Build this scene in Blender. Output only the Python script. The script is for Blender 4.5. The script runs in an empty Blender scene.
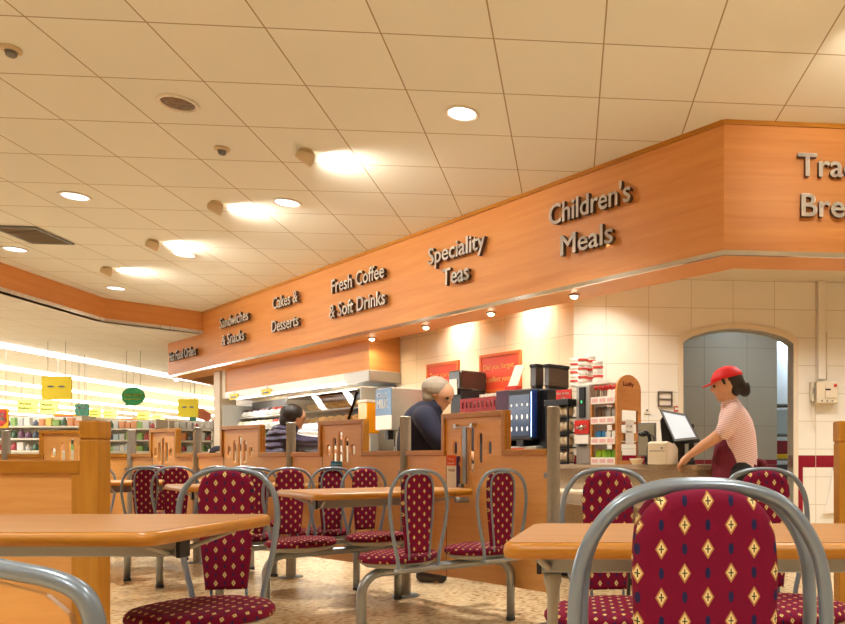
import bpy, bmesh, math, random
from mathutils import Vector, Matrix
R = random.Random(7)
S = bpy.context.scene
COL = S.collection
PI = math.pi
# ---------------------------------------------------------------- camera, world, exposure
F, CX, CY, EYE = 730.0, 632.0, 460.6, 0.95
YAW = 0.0831
cam_d = bpy.data.cameras.new('camera'); cam = bpy.data.objects.new('camera', cam_d); COL.objects.link(cam)
cam.location = (0, 0, EYE); cam.rotation_euler = (PI/2, 0, 0)
cam_d.sensor_width = 36; cam_d.lens = 36*F/845
cam_d.shift_x = (422.5-CX)/845; cam_d.shift_y = (CY-312)/845
cam_d.clip_start = 0.02; cam_d.clip_end = 200
S.camera = cam
S.view_settings.view_transform = 'Standard'; S.view_settings.look = 'None'
S.view_settings.gamma = 1; S.view_settings.use_curve_mapping = False
S.view_settings.exposure = 0.1
W = bpy.data.worlds.new('world'); S.world = W; W.use_nodes = True
W.node_tree.nodes['Background'].inputs[0].default_value = (1.0, 1.0, 0.98, 1)
W.node_tree.nodes['Background'].inputs[1].default_value = 0.30

def lin(r, g, b):
    f = lambda c: (c/255/12.92) if c/255 <= 0.04045 else ((c/255+0.055)/1.055)**2.4
    return (f(r), f(g), f(b), 1)
GX = Vector((math.cos(YAW), math.sin(YAW), 0)); GY = Vector((-math.sin(YAW), math.cos(YAW), 0))
def at(px, py, D): return Vector(((px-CX)/F*D, D, EYE+(CY-py)/F*D))
def atz(px, py, z):
    D = (z-EYE)*F/(CY-py); return at(px, py, D)
CEIL = EYE+2.30
def ceil_pt(px, py): return atz(px, py, CEIL)
def ray_line(px, A, d):
    k = (px-CX)/F
    t = (k*A.y-A.x)/(d.x-k*d.y); return Vector((A.x+d.x*t, A.y+d.y*t, 0)), t

def lamp(kind, name, loc, energy, color, direction=(0, 0, -1), size=0.2, angle=None, blend=0.6, size_y=None):
    d = bpy.data.lights.new(name, kind); d.energy = energy; d.color = color
    if kind == 'AREA':
        d.size = size; d.spread = math.radians(180 if name != 'downlight_lamp' else 122)
        if size_y: d.shape = 'RECTANGLE'; d.size_y = size_y
        else: d.shape = 'DISK'
    else: d.shadow_soft_size = size
    if kind == 'SPOT': d.spot_size = angle; d.spot_blend = blend
    o = bpy.data.objects.new(name, d); COL.objects.link(o); o.location = loc
    o.rotation_euler = Vector(direction).to_track_quat('-Z', 'Y').to_euler()
    return o
WARM = (1.0, 0.98, 0.90); NEUT = (1.0, 0.86, 0.66); COOL = (0.92, 0.97, 1.0)
# big runs of light: fluorescent rows over the sales floor
# ---------------------------------------------------------------- materials
MATS = {}
def mat(name, col, rough=0.5, metal=0.0, emit=None, estr=1.0, alpha=None, spec=0.5, trans=0.0, noise=0.0, nscale=20, bump=0.0, coat=0.0):
    if name in MATS: return MATS[name]
    m = bpy.data.materials.new(name); m.use_nodes = True; nt = m.node_tree
    b = nt.nodes['Principled BSDF']; MATS[name] = m
    b.inputs['Base Color'].default_value = col; b.inputs['Roughness'].default_value = rough
    b.inputs['Metallic'].default_value = metal; b.inputs['Specular IOR Level'].default_value = spec
    b.inputs['Transmission Weight'].default_value = trans; b.inputs['Coat Weight'].default_value = coat
    if emit: b.inputs['Emission Color'].default_value = emit; b.inputs['Emission Strength'].default_value = estr
    if alpha is not None: b.inputs['Alpha'].default_value = alpha
    if noise or bump:
        tc = nt.nodes.new('ShaderNodeTexCoord'); n = nt.nodes.new('ShaderNodeTexNoise')
        n.inputs['Scale'].default_value = nscale; n.inputs['Detail'].default_value = 5
        nt.links.new(tc.outputs['Object'], n.inputs['Vector'])
        if noise:
            r = nt.nodes.new('ShaderNodeValToRGB')
            lo = [max(0, c*(1-noise)) for c in col[:3]]+[1]; hi = [min(1, c*(1+noise)) for c in col[:3]]+[1]
            r.color_ramp.elements[0].color = lo; r.color_ramp.elements[1].color = hi
            r.color_ramp.elements[0].position = .3; r.color_ramp.elements[1].position = .7
            nt.links.new(n.outputs['Fac'], r.inputs['Fac']); nt.links.new(r.outputs['Color'], b.inputs['Base Color'])
        if bump:
            bp = nt.nodes.new('ShaderNodeBump'); bp.inputs['Strength'].default_value = bump; bp.inputs['Distance'].default_value = .01
            nt.links.new(n.outputs['Fac'], bp.inputs['Height']); nt.links.new(bp.outputs['Normal'], b.inputs['Normal'])
    return m
def mth(nt, op, a, b=None):
    n = nt.nodes.new('ShaderNodeMath'); n.operation = op
    for i, v in enumerate((a, b)):
        if v is None: continue
        if isinstance(v, (int, float)): n.inputs[i].default_value = v
        else: nt.links.new(v, n.inputs[i])
    return n.outputs[0]
def mixc(nt, fac, a, b):
    n = nt.nodes.new('ShaderNodeMix'); n.data_type = 'RGBA'
    nt.links.new(fac, n.inputs['Factor'])
    for s, v in ((6, a), (7, b)):
        if isinstance(v, tuple): n.inputs[s].default_value = v
        else: nt.links.new(v, n.inputs[s])
    return n.outputs[2]
def wood(name, c1, c2, scale=(1.2, 14, 14), rough=0.38, axis='z'):
    if name in MATS: return MATS[name]
    m = bpy.data.materials.new(name); m.use_nodes = True; nt = m.node_tree; b = nt.nodes['Principled BSDF']; MATS[name] = m
    tc = nt.nodes.new('ShaderNodeTexCoord'); mp = nt.nodes.new('ShaderNodeMapping'); mp.inputs['Scale'].default_value = scale
    nt.links.new(tc.outputs['Object'], mp.inputs['Vector'])
    n = nt.nodes.new('ShaderNodeTexNoise'); n.inputs['Scale'].default_value = 1.6; n.inputs['Detail'].default_value = 8; n.inputs['Distortion'].default_value = .6
    nt.links.new(mp.outputs[0], n.inputs['Vector'])
    n2 = nt.nodes.new('ShaderNodeTexNoise'); n2.inputs['Scale'].default_value = 9; n2.inputs['Detail'].default_value = 3
    nt.links.new(mp.outputs[0], n2.inputs['Vector'])
    f = mth(nt, 'ADD', mth(nt, 'MULTIPLY', n.outputs['Fac'], .75), mth(nt, 'MULTIPLY', n2.outputs['Fac'], .25))
    r = nt.nodes.new('ShaderNodeValToRGB'); r.color_ramp.elements[0].position = .32; r.color_ramp.elements[1].position = .68
    r.color_ramp.elements[0].color = c2; r.color_ramp.elements[1].color = c1
    nt.links.new(f, r.inputs['Fac']); nt.links.new(r.outputs['Color'], b.inputs['Base Color'])
    b.inputs['Roughness'].default_value = rough
    return m
M_FASCIA = wood('fascia_veneer', lin(222, 154, 86), lin(206, 134, 68), (.5, .5, 9), .5)
M_BEECH = wood('beech_panel', lin(226, 170, 100), lin(216, 154, 84), (2, 2, 22), .35)
M_BEECHV = wood('beech_table', lin(178, 132, 86), lin(168, 120, 74), (1.5, 18, 2), .45)
M_OAK = wood('oak_edge', lin(190, 130, 38), lin(172, 110, 26), (3, 3, 22), .35)
M_OAKV = wood('oak_post', lin(198, 140, 46), lin(180, 120, 34), (22, 22, 1.5), .4)
M_SHELFW = wood('shelf_wood', lin(206, 140, 76), lin(190, 122, 62), (3, 3, 20), .45)
M_STEEL = mat('painted_steel_tube', lin(150, 155, 158), .3, .75)
M_TUBE = mat('grey_hoop_enamel', lin(128, 142, 156), .28, .35, coat=.3)
M_BRUSH = mat('brushed_steel', lin(176, 172, 164), .35, .55, noise=.06, nscale=40)
M_CHROME = mat('chrome', lin(215, 210, 205), .12, 1.0)
M_GREYP = mat('grey_plastic', lin(120, 122, 124), .5)
M_SHELL = mat('pale_grey_shell', lin(170, 168, 160), .4)
M_BLACK = mat('black_plastic', lin(24, 24, 27), .35)
M_WHITE = mat('white_paint', lin(235, 230, 218), .45)
M_CREAM = mat('cream_paint', lin(225, 212, 188), .5)
M_RED = mat('red_card', lin(205, 40, 30), .5)
M_CRATE = mat('dark_red_crate', lin(150, 30, 36), .5)
M_GRANITE = mat('granite_top', lin(165, 145, 122), .25, noise=.35, nscale=160)
M_GLASS = mat('clear_glass', (1, 1, 1, 1), .03, 0, trans=1.0, spec=.5)
M_BURG = mat('burgundy_cloth', lin(104, 14, 42), .8)
M_SKIN = mat('skin', lin(216, 166, 134), .5, spec=.3)
M_HAIR = mat('dark_hair', lin(34, 24, 20), .5, bump=.5, nscale=60)
M_NAVY = mat('navy_cloth', lin(32, 34, 58), .85, bump=.3, nscale=15)
M_DARK = mat('dark_cloth', lin(30, 30, 34), .85)
M_CAP = mat('red_cap_cloth', lin(225, 22, 30), .6)

def fabric():
    m = bpy.data.materials.new('burgundy_diamond_fabric'); m.use_nodes = True; nt = m.node_tree; b = nt.nodes['Principled BSDF']
    uv = nt.nodes.new('ShaderNodeTexCoord'); sp = nt.nodes.new('ShaderNodeSeparateXYZ'); nt.links.new(uv.outputs['UV'], sp.inputs[0])
    PX, PY = .0585, .060
    def cell(ox, oy):
        x = mth(nt, 'ADD', mth(nt, 'DIVIDE', sp.outputs[0], PX), 20+ox); y = mth(nt, 'ADD', mth(nt, 'DIVIDE', sp.outputs[1], PY), 20+oy)
        fx = mth(nt, 'MULTIPLY', mth(nt, 'SUBTRACT', mth(nt, 'FRACT', x), .5), PX); fy = mth(nt, 'MULTIPLY', mth(nt, 'SUBTRACT', mth(nt, 'FRACT', y), .5), PY)
        return mth(nt, 'ABSOLUTE', fx), mth(nt, 'ABSOLUTE', fy)
    def dia(c, hw, hh): return mth(nt, 'ADD', mth(nt, 'DIVIDE', c[0], hw), mth(nt, 'DIVIDE', c[1], hh))
    def less(v, t): return mth(nt, 'LESS_THAN', v, t)
    A, B = cell(0, 0), cell(.5, .5); NA, NB = cell(0, .5), cell(.5, 0)
    dm = mth(nt, 'MINIMUM', dia(A, .0078, .0128), dia(B, .0078, .0128))
    inner = less(dm, .72); outer = less(dm, 1.0)
    cr = lambda c: mth(nt, 'MAXIMUM', mth(nt, 'MULTIPLY', less(c[0], .0008), less(c[1], .0052)), mth(nt, 'MULTIPLY', less(c[1], .0008), less(c[0], .0034)))
    cross = mth(nt, 'MAXIMUM', cr(A), cr(B))
    el = lambda c: mth(nt, 'ADD', mth(nt, 'POWER', mth(nt, 'DIVIDE', c[0], .0034), 2), mth(nt, 'POWER', mth(nt, 'DIVIDE', c[1], .0072), 2))
    navy = less(mth(nt, 'MINIMUM', el(NA), el(NB)), 1.0)
    n = nt.nodes.new('ShaderNodeTexNoise'); n.inputs['Scale'].default_value = 900; nt.links.new(uv.outputs['UV'], n.inputs['Vector'])
    base = mixc(nt, n.outputs['Fac'], lin(98, 6, 38), lin(128, 12, 52))
    c = mixc(nt, navy, base, lin(36, 32, 72)); c = mixc(nt, outer, c, lin(176, 130, 72)); c = mixc(nt, inner, c, lin(228, 204, 148)); c = mixc(nt, cross, c, lin(56, 70, 30))
    nt.links.new(c, b.inputs['Base Color']); b.inputs['Roughness'].default_value = .85; b.inputs['Specular IOR Level'].default_value = .2
    bp = nt.nodes.new('ShaderNodeBump'); bp.inputs['Strength'].default_value = .15; bp.inputs['Distance'].default_value = .001
    nt.links.new(n.outputs['Fac'], bp.inputs['Height']); nt.links.new(bp.outputs[0], b.inputs['Normal'])
    return m
M_FAB = fabric()

def grid_mat(name, base, line, sx, sy, w, axes=('X', 'Y'), rough=.6, vary=.03, bands=None, ox=0, oy=0, brick=False):
    m = bpy.data.materials.new(name); m.use_nodes = True; nt = m.node_tree; b = nt.nodes['Principled BSDF']
    tc = nt.nodes.new('ShaderNodeTexCoord'); sp = nt.nodes.new('ShaderNodeSeparateXYZ'); nt.links.new(tc.outputs['Object'], sp.inputs[0])
    x = mth(nt, 'DIVIDE', mth(nt, 'ADD', sp.outputs[axes[0]], ox+60*sx), sx); y = mth(nt, 'DIVIDE', mth(nt, 'ADD', sp.outputs[axes[1]], oy+60*sy), sy)
    if brick:
        x = mth(nt, 'ADD', x, mth(nt, 'MULTIPLY', mth(nt, 'FRACT', mth(nt, 'MULTIPLY', mth(nt, 'FLOOR', y), .5)), 1.0))
    fx = mth(nt, 'ABSOLUTE', mth(nt, 'SUBTRACT', mth(nt, 'FRACT', x), .5)); fy = mth(nt, 'ABSOLUTE', mth(nt, 'SUBTRACT', mth(nt, 'FRACT', y), .5))
    lx = mth(nt, 'GREATER_THAN', fx, .5-w/sx/2); ly = mth(nt, 'GREATER_THAN', fy, .5-w/sy/2)
    ln = mth(nt, 'MAXIMUM', lx, ly)
    cb = nt.nodes.new('ShaderNodeCombineXYZ'); nt.links.new(mth(nt, 'FLOOR', x), cb.inputs[0]); nt.links.new(mth(nt, 'FLOOR', y), cb.inputs[1])
    wn = nt.nodes.new('ShaderNodeTexWhiteNoise'); wn.noise_dimensions = '3D'; nt.links.new(cb.outputs[0], wn.inputs['Vector'])
    dk = tuple(c*(1-vary) for c in base[:3])+(1,)
    c = mixc(nt, wn.outputs['Value'], base, dk)
    if bands:
        for (z0, z1, col) in bands:
            f = mth(nt, 'MULTIPLY', mth(nt, 'GREATER_THAN', sp.outputs['Z'], z0), mth(nt, 'LESS_THAN', sp.outputs['Z'], z1))
            c = mixc(nt, f, c, col)
    c = mixc(nt, ln, c, line)
    nt.links.new(c, b.inputs['Base Color']); b.inputs['Roughness'].default_value = rough
    bp = nt.nodes.new('ShaderNodeBump'); bp.inputs['Strength'].default_value = .4; bp.inputs['Distance'].default_value = .004; bp.invert = True
    nt.links.new(ln, bp.inputs['Height']); nt.links.new(bp.outputs[0], b.inputs['Normal'])
    return m
# ---------------------------------------------------------------- mesh helpers
class MB:
    def __init__(s): s.bm = bmesh.new(); s.mi = 0
    def face(s, vs, smooth=False):
        try: f = s.bm.faces.new(vs)
        except ValueError: return None
        f.smooth = smooth; f.material_index = s.mi; return f
    def hexa(s, P):   # 8 points: bottom 4 ccw, top 4 ccw
        v = [s.bm.verts.new(p) for p in P]
        for q in ((3, 2, 1, 0), (4, 5, 6, 7), (0, 1, 5, 4), (1, 2, 6, 5), (2, 3, 7, 6), (3, 0, 4, 7)): s.face([v[i] for i in q])
        return s
    def box(s, x0, x1, y0, y1, z0, z1, M=None):
        P = [Vector(p) for p in ((x0, y0, z0), (x1, y0, z0), (x1, y1, z0), (x0, y1, z0), (x0, y0, z1), (x1, y0, z1), (x1, y1, z1), (x0, y1, z1))]
        if M: P = [M @ p for p in P]
        return s.hexa(P)
    def slab(s, A, B, z0, z1, n0, n1):  # wall between two floor points with offsets along the left normal
        A = Vector((A[0], A[1], 0)); B = Vector((B[0], B[1], 0)); d = (B-A).normalized(); n = Vector((-d.y, d.x, 0))
        q = [A+n*n0, B+n*n0, B+n*n1, A+n*n1]
        if n1 < n0: q = q[::-1]
        return s.hexa([Vector((p.x, p.y, z0)) for p in q]+[Vector((p.x, p.y, z1)) for p in q])
    def tube(s, pts, r, seg=12, closed=False, cap=True, radii=None):
        pts = [Vector(p) for p in pts]; n = len(pts); rings = []
        up = Vector((0, 0, 1)); prev = None
        for i, p in enumerate(pts):
            a = pts[(i-1) % n] if (closed or i > 0) else p; b = pts[(i+1) % n] if (closed or i < n-1) else p
            t = (b-a).normalized()
            if prev is None:
                ref = up if abs(t.dot(up)) < .9 else Vector((1, 0, 0)); u = t.cross(ref).normalized()
            else: u = (prev-t*prev.dot(t)).normalized()
            prev = u; v = t.cross(u); rr = radii[i] if radii else r
            rings.append([s.bm.verts.new(p+(u*math.cos(2*PI*k/seg)+v*math.sin(2*PI*k/seg))*rr) for k in range(seg)])
        for i in range(n if closed else n-1):
            A, B = rings[i], rings[(i+1) % n]
            for k in range(seg): s.face([A[k], B[k], B[(k+1) % seg], A[(k+1) % seg]][::-1], True)
        if cap and not closed: s.face(rings[0][::-1][::-1]); s.face(rings[-1][::-1])
        return s
    def cyl(s, p0, p1, r, seg=16, r1=None): return s.tube([p0, p1], r, seg, radii=[r, r if r1 is None else r1])
    def lathe(s, prof, c=(0, 0, 0), seg=24, M=None):
        c = Vector(c); rings = []
        for (r, z) in prof:
            if r < 1e-6: ring = [s.bm.verts.new((M @ (c+Vector((0, 0, z)))) if M else c+Vector((0, 0, z)))]
            else:
                ring = []
                for k in range(seg):
                    p = c+Vector((r*math.cos(2*PI*k/seg), r*math.sin(2*PI*k/seg), z)); ring.append(s.bm.verts.new(M @ p if M else p))
            rings.append(ring)
        for A, B in zip(rings, rings[1:]):
            for k in range(seg):
                k2 = (k+1) % seg
                if len(A) == 1 and len(B) == 1: continue
                if len(A) == 1: s.face([A[0], B[k2], B[k]][::-1], True)
                elif len(B) == 1: s.face([A[k], A[k2], B[0]], True)
                else: s.face([A[k], A[k2], B[k2], B[k]], True)
        return s
    def ell(s, c, r, seg=16, M=None):
        prof = [(math.sin(PI*i/(seg//2)), -math.cos(PI*i/(seg//2))) for i in range(seg//2+1)]
        prof[0] = (0, -1); prof[-1] = (0, 1)
        T = Matrix.Translation(Vector(c)) @ (M or Matrix.Identity(4)) @ Matrix.Diagonal((r[0], r[1], r[2], 1))
        return s.lathe(prof, (0, 0, 0), seg, T)
    def prism(s, poly, O, u, v, n, d, holes=()):   # polygon in the (u,v) plane at O, extruded d along n
        O = Vector(O); u = Vector(u); v = Vector(v); n = Vector(n)
        tmp = bmesh.new()
        for loop in [poly]+list(holes):
            vs = [tmp.verts.new(O+u*a+v*b) for a, b in loop]
            for i in range(len(vs)): tmp.edges.new((vs[i], vs[(i+1) % len(vs)]))
        bmesh.ops.triangle_fill(tmp, use_beauty=True, use_dissolve=False, edges=tmp.edges[:])
        for f in tmp.faces:
            if f.normal.dot(n) > 0: f.normal_flip()
        tmp.verts.index_update()
        lo = [s.bm.verts.new(w.co) for w in tmp.verts]; hi = [s.bm.verts.new(w.co+n*d) for w in tmp.verts]
        for f in tmp.faces:
            ids = [w.index for w in f.verts]
            s.face([lo[i] for i in ids]); s.face([hi[i] for i in ids][::-1])
        for e in tmp.edges:
            if len(e.link_faces) == 1:
                a, b = e.verts[0].index, e.verts[1].index; s.face([lo[a], lo[b], hi[b], hi[a]])
        tmp.free(); return s
    def build(s, name, m, parent=None, world=False, bevel=0, uv=None, origin=None, subd=0, fix=True):
        if fix: bmesh.ops.recalc_face_normals(s.bm, faces=s.bm.faces[:])
        if uv:
            L = s.bm.loops.layers.uv.new('uv')
            for f in s.bm.faces:
                for l in f.loops: l[L].uv = uv(l.vert.co)
        off = Vector((0, 0, 0))
        if parent is None and s.bm.verts:
            if origin is None:
                xs = [v.co for v in s.bm.verts]
                off = Vector(((min(c.x for c in xs)+max(c.x for c in xs))/2, (min(c.y for c in xs)+max(c.y for c in xs))/2, min(c.z for c in xs)))
            else: off = Vector(origin)
            for v in s.bm.verts: v.co -= off
        elif parent is not None and world:
            inv = wm(parent).inverted()
            for v in s.bm.verts: v.co = inv @ v.co
        me = bpy.data.meshes.new(name); s.bm.to_mesh(me); s.bm.free()
        for mm in (m if isinstance(m, (list, tuple)) else [m]): me.materials.append(mm)
        o = bpy.data.objects.new(name, me); COL.objects.link(o); o.location = off
        if parent is not None: o.parent = parent
        if bevel:
            b = o.modifiers.new('bevel', 'BEVEL'); b.width = bevel; b.segments = 2; b.limit_method = 'ANGLE'
        if subd:
            b = o.modifiers.new('sub', 'SUBSURF'); b.levels = subd; b.render_levels = subd
        return o
def wm(o):
    M = Matrix.Translation(o.location) @ o.rotation_euler.to_matrix().to_4x4()
    return wm(o.parent) @ M if o.parent else M
def tag(o, label, cat, group=None):
    o['label'] = label; o['category'] = cat
    if group: o['group'] = group
    return o
def thing(name, label, cat, loc=(0, 0, 0), rotz=0, group=None):
    o = bpy.data.objects.new(name, None); COL.objects.link(o); o.location = loc; o.rotation_euler = (0, 0, rotz)
    o.empty_display_size = .1; return tag(o, label, cat, group)
def struct(o): o['kind'] = 'structure'; return o
def dup(root, loc, rotz, label, group=None):
    r = root.copy(); COL.objects.link(r); r.location = loc; r.rotation_euler = (0, 0, rotz); r.scale = (1, 1, 1); r['label'] = label
    if group: r['group'] = group
    def rec(src, dst):
        for ch in src.children:
            c = ch.copy(); COL.objects.link(c); c.parent = dst; rec(ch, c)
    rec(root, r); return r
def crom(P, n=6, closed=False):
    P = [Vector(p) for p in P]; N = len(P); out = []
    for i in range(N if closed else N-1):
        g = (lambda k: P[k % N]) if closed else (lambda k: P[max(0, min(N-1, k))])
        a, b, c, d = g(i-1), g(i), g(i+1), g(i+2)
        for k in range(n):
            t = k/n; out.append(.5*((2*b)+(c-a)*t+(2*a-5*b+4*c-d)*t*t+(3*b-a-3*c+d)*t**3))
    if not closed: out.append(P[-1])
    return out
def text_mesh(body, bold=.0, ext=.0):
    cu = bpy.data.curves.new('txt', 'FONT'); cu.body = body; cu.size = 1; cu.offset = bold; cu.extrude = ext; cu.resolution_u = 3
    o = bpy.data.objects.new('txt', cu); COL.objects.link(o); bpy.context.view_layer.update()
    me = bpy.data.meshes.new_from_object(o.evaluated_get(bpy.context.evaluated_depsgraph_get()))
    bpy.data.objects.remove(o); bpy.data.curves.remove(cu); return me
_h = text_mesh('H', .01); CAPH = max(v.co.y for v in _h.vertices)-min(v.co.y for v in _h.vertices)
def text(body, name, m, parent, O, u, v, n, width=None, cap=.1, depth=.002, bold=.012, side=None, center=False):
    """letters whose baseline starts at O; u right, v up, n out of the surface, all in the parent's frame"""
    me = text_mesh(body, 0, .5)
    if bold:
        b_ = bmesh.new(); b_.from_mesh(me); b_.verts.ensure_lookup_table(); g0 = b_.verts[:]+b_.edges[:]+b_.faces[:]; k_ = bold*2.2
        for dx, dy in ((k_, 0), (k_*.5, bold*.8), (k_*.5, -bold*.8)):
            q_ = bmesh.ops.duplicate(b_, geom=g0)['geom']
            bmesh.ops.translate(b_, verts=[g for g in q_ if isinstance(g, bmesh.types.BMVert)], vec=(dx, dy, 0))
        b_.to_mesh(me); b_.free()
    vs = me.vertices
    x0 = min(w.co.x for w in vs); x1 = max(w.co.x for w in vs); z0 = min(w.co.z for w in vs); z1 = max(w.co.z for w in vs)
    sy = cap/CAPH; sx = (width/(x1-x0)) if width else sy
    O, u, v, n = Vector(O), Vector(u), Vector(v), Vector(n)
    if center: O = O-u*(x1-x0)*sx/2
    nz = [abs(p.normal.z) for p in me.polygons]
    for w in vs: w.co = O+u*(w.co.x-x0)*sx+v*w.co.y*sy+n*((w.co.z-z0)/max(1e-6, z1-z0)*depth)
    me.materials.clear(); me.materials.append(m)
    if side:
        me.materials.append(side)
        for p, z in zip(me.polygons, nz): p.material_index = 0 if z > .5 else 1
    else:
        for p in me.polygons: p.material_index = 0
    me.name = name
    o = bpy.data.objects.new(name, me); COL.objects.link(o)
    if parent: o.parent = parent
    return o
def rbox_poly(x0, x1, y0, y1, r, n=5):
    P = []
    for cx, cy, a in ((x1-r, y0+r, -90), (x1-r, y1-r, 0), (x0+r, y1-r, 90), (x0+r, y0+r, 180)):
        for k in range(n+1):
            t = math.radians(a+90*k/n); P.append((cx+r*math.cos(t), cy+r*math.sin(t)))
    return P
Z3 = Vector((0, 0, 1))
# ---------------------------------------------------------------- setting
FA = Vector((.621, 4.93, 0)); FB = Vector((-7.8, 12.27, 0)); fd = (FB-FA).normalized(); fn = Vector((fd.y, -fd.x, 0))  # fn points back, away from camera
if fn.y < 0: fn = -fn
FBOT = 2.372
m = mat('floor_terrazzo', lin(206, 180, 138), .22)
nt = m.node_tree; b = nt.nodes['Principled BSDF']; tc = nt.nodes.new('ShaderNodeTexCoord')
n1 = nt.nodes.new('ShaderNodeTexNoise'); n1.inputs['Scale'].default_value = 28; n1.inputs['Detail'].default_value = 6
n2 = nt.nodes.new('ShaderNodeTexNoise'); n2.inputs['Scale'].default_value = 2.2
for q in (n1, n2): nt.links.new(tc.outputs['Object'], q.inputs['Vector'])
r = nt.nodes.new('ShaderNodeValToRGB'); e = r.color_ramp.elements; e[0].position = .36; e[0].color = lin(160, 126, 86); e[1].position = .62; e[1].color = lin(226, 202, 164)
e2 = r.color_ramp.elements.new(.46); e2.color = lin(208, 178, 134)
nt.links.new(mth(nt, 'ADD', mth(nt, 'MULTIPLY', n1.outputs['Fac'], .8), mth(nt, 'MULTIPLY', n2.outputs['Fac'], .2)), r.inputs['Fac'])
nt.links.new(r.outputs['Color'], b.inputs['Base Color'])
struct(MB().box(-45, 6, -4, 50, -.1, 0).build('floor', m))
M_CEIL = grid_mat('ceiling_tiles', lin(236, 237, 228), lin(170, 152, 122), .6, .6, .009, ox=2.8213, oy=-4.0281, rough=.8, vary=.03)
M_CEILS = grid_mat('store_ceiling_tiles', lin(236, 234, 228), lin(190, 188, 182), .6, .6, .01, rough=.8)
def grid_obj(o): return o
def ceiling(name, poly, z, th, m):
    bm = MB(); I = Matrix.Rotation(-YAW, 3, 'Z')
    pts = [(I @ Vector((x, y, 0))) for x, y in poly]
    bm.prism([(p.x, p.y) for p in pts], (0, 0, z), (1, 0, 0), (0, 1, 0), (0, 0, 1), th)
    o = bm.build(name, m, origin=(0, 0, 0)); o.rotation_euler = (0, 0, YAW); return struct(o)
# fascia lines
L0 = Vector((-7.32, 8.45, 0)); L1 = Vector((-7.46, 10.33, 0)); L2 = Vector((-6.64, 11.30, 0)); Lm = L0-GY*13
FR = FA+GX*4.2
ceiling('ceiling', [(Lm.x, Lm.y), (FR.x+1.2, -4), (FR.x+1.2, FR.y+.1), (FR.x, FR.y), (FA.x, FA.y), (L2.x, L2.y), (L1.x, L1.y), (L0.x, L0.y)], CEIL, .05, M_CEIL)
# store ceiling behind the left fascia (lower), and counter soffit
Le = Lm-Vector((38, 0, 0))
ceiling('ceiling_sales_floor', [(Le.x, Le.y), (Lm.x, Lm.y), (L0.x, L0.y), (L1.x, L1.y), (L2.x, L2.y), (FB.x, FB.y), (-8.1, 15.5), (-2.5, 16), (-2.5, 50), (-45, 50)], 2.915, .05, M_CEILS)
_m = FA+(fn+GY)/(1+fn.dot(GY))*.11
ceiling('ceiling_servery', [(_m.x, _m.y), (FR.x, FR.y+.11), (FR.x, 12), (-2.6, 12), (-7.6, 15.5), (-8.0, 15.5), (FB.x+.16, FB.y+.05)], 2.66, .05, M_CREAM)
def fascia(name, A, B, z0, z1, th=.1):
    d = (B-A).normalized(); L = (B-A).length
    bm = MB(); bm.box(0, L, 0, th, z0, z1)
    o = bm.build(name, M_FASCIA, origin=(0, 0, 0)); o.location = (A.x, A.y, 0); o.rotation_euler = (0, 0, math.atan2(d.y, d.x)); return struct(o)
fascia('wall_fascia_left', Lm, L0, 2.915, CEIL+.02)
fascia('wall_fascia_left', L0, L1, 2.915, CEIL+.02)
fascia('wall_fascia_left', L1, L2, 2.915, CEIL+.02)
fascia('wall_fascia_front', FB, L2, FBOT, 2.93, .12)
fascia('wall_fascia_front', L2, FA, FBOT, CEIL+.02, .12)
fascia('wall_fascia_right', FA, FR, FBOT, CEIL+.02, .12)
fascia('wall_fascia_return', FB+Vector((-.32, 3.3, 0)), FB, FBOT, 2.93, .12)
# underside boards and metal trim of the fascia
def strip(name, A, B, z0, z1, o0, o1, m): return struct(MB().slab(A, B, z0, z1, o0, o1).build(name, m))
def mitre(o): return FA+(fn+GY)/(1+fn.dot(GY))*o
def ring_strip(name, o0, o1, z0, z1, m):
    P = [FB+fn*o0, mitre(o0), FR+GY*o0, FR+GY*o1, mitre(o1), FB+fn*o1]
    return struct(MB().prism([(p.x, p.y) for p in P], (0, 0, z0), (1, 0, 0), (0, 1, 0), (0, 0, 1), z1-z0).build(name, m))
ring_strip('trim_1', -.006, .35, FBOT-.03, FBOT+.012, M_FASCIA)
ring_strip('trim_2', -.012, .012, FBOT-.034, FBOT-.002, M_CHROME)
ring_strip('trim_3', .30, .35, FBOT+.012, 2.67, M_FASCIA)
strip('trim_5', L2, FA, CEIL-.03, CEIL, -.015, .01, M_OAK)
strip('trim_6', FA, FR, CEIL-.03, CEIL, -.015, .01, M_OAK)
# tiled walls of the servery
W0 = Vector((-.54, 6.77, 0)); WR = W0+GX*5.0; WL = W0+fd*8.6
RT = lin(138, 22, 44)
M_TILE = grid_mat('wall_tiles', lin(238, 234, 222), lin(196, 186, 164), .40, .265, .005, axes=('X', 'Z'), rough=.22, vary=.03, bands=[(.885, 1.0, RT)], ox=.1)
M_TILEW = grid_mat('wall_tiles_warm_shade', lin(236, 218, 186), lin(196, 178, 146), .40, .265, .005, axes=('X', 'Z'), rough=.22, vary=.03)  # same tiles, with this wall's warm shade put into the colour
def wallbox(name, A, B, th, z1, m, holes=()):
    d = (B-A).normalized(); L = (B-A).length
    bm = MB(); bm.prism([(0, 0), (L, 0), (L, z1), (0, z1)] if not holes else holes[0], (0, 0, 0), (1, 0, 0), (0, 0, 1), (0, 1, 0), th)
    o = bm.build(name, m, origin=(0, 0, 0)); o.location = (A.x, A.y, 0); o.rotation_euler = (0, 0, math.atan2(d.y, d.x)); return struct(o)
dL = (ray_line(683, W0, GX)[1]); dR = ray_line(793, W0, GX)[1]; DW = 6.9
spring = EYE+(CY-343)/F*DW; apex = EYE+(CY-329)/F*DW
arc = []
for k in range(17):
    t = k/16; x = dL+(dR-dL)*t; arc.append((x, spring+(apex-spring)*(1-(2*t-1)**2)**.75))
wl = [(0, 0), (dL, 0)]+arc+[(dR, 0), (5, 0), (5, 2.68), (0, 2.68)]
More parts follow.
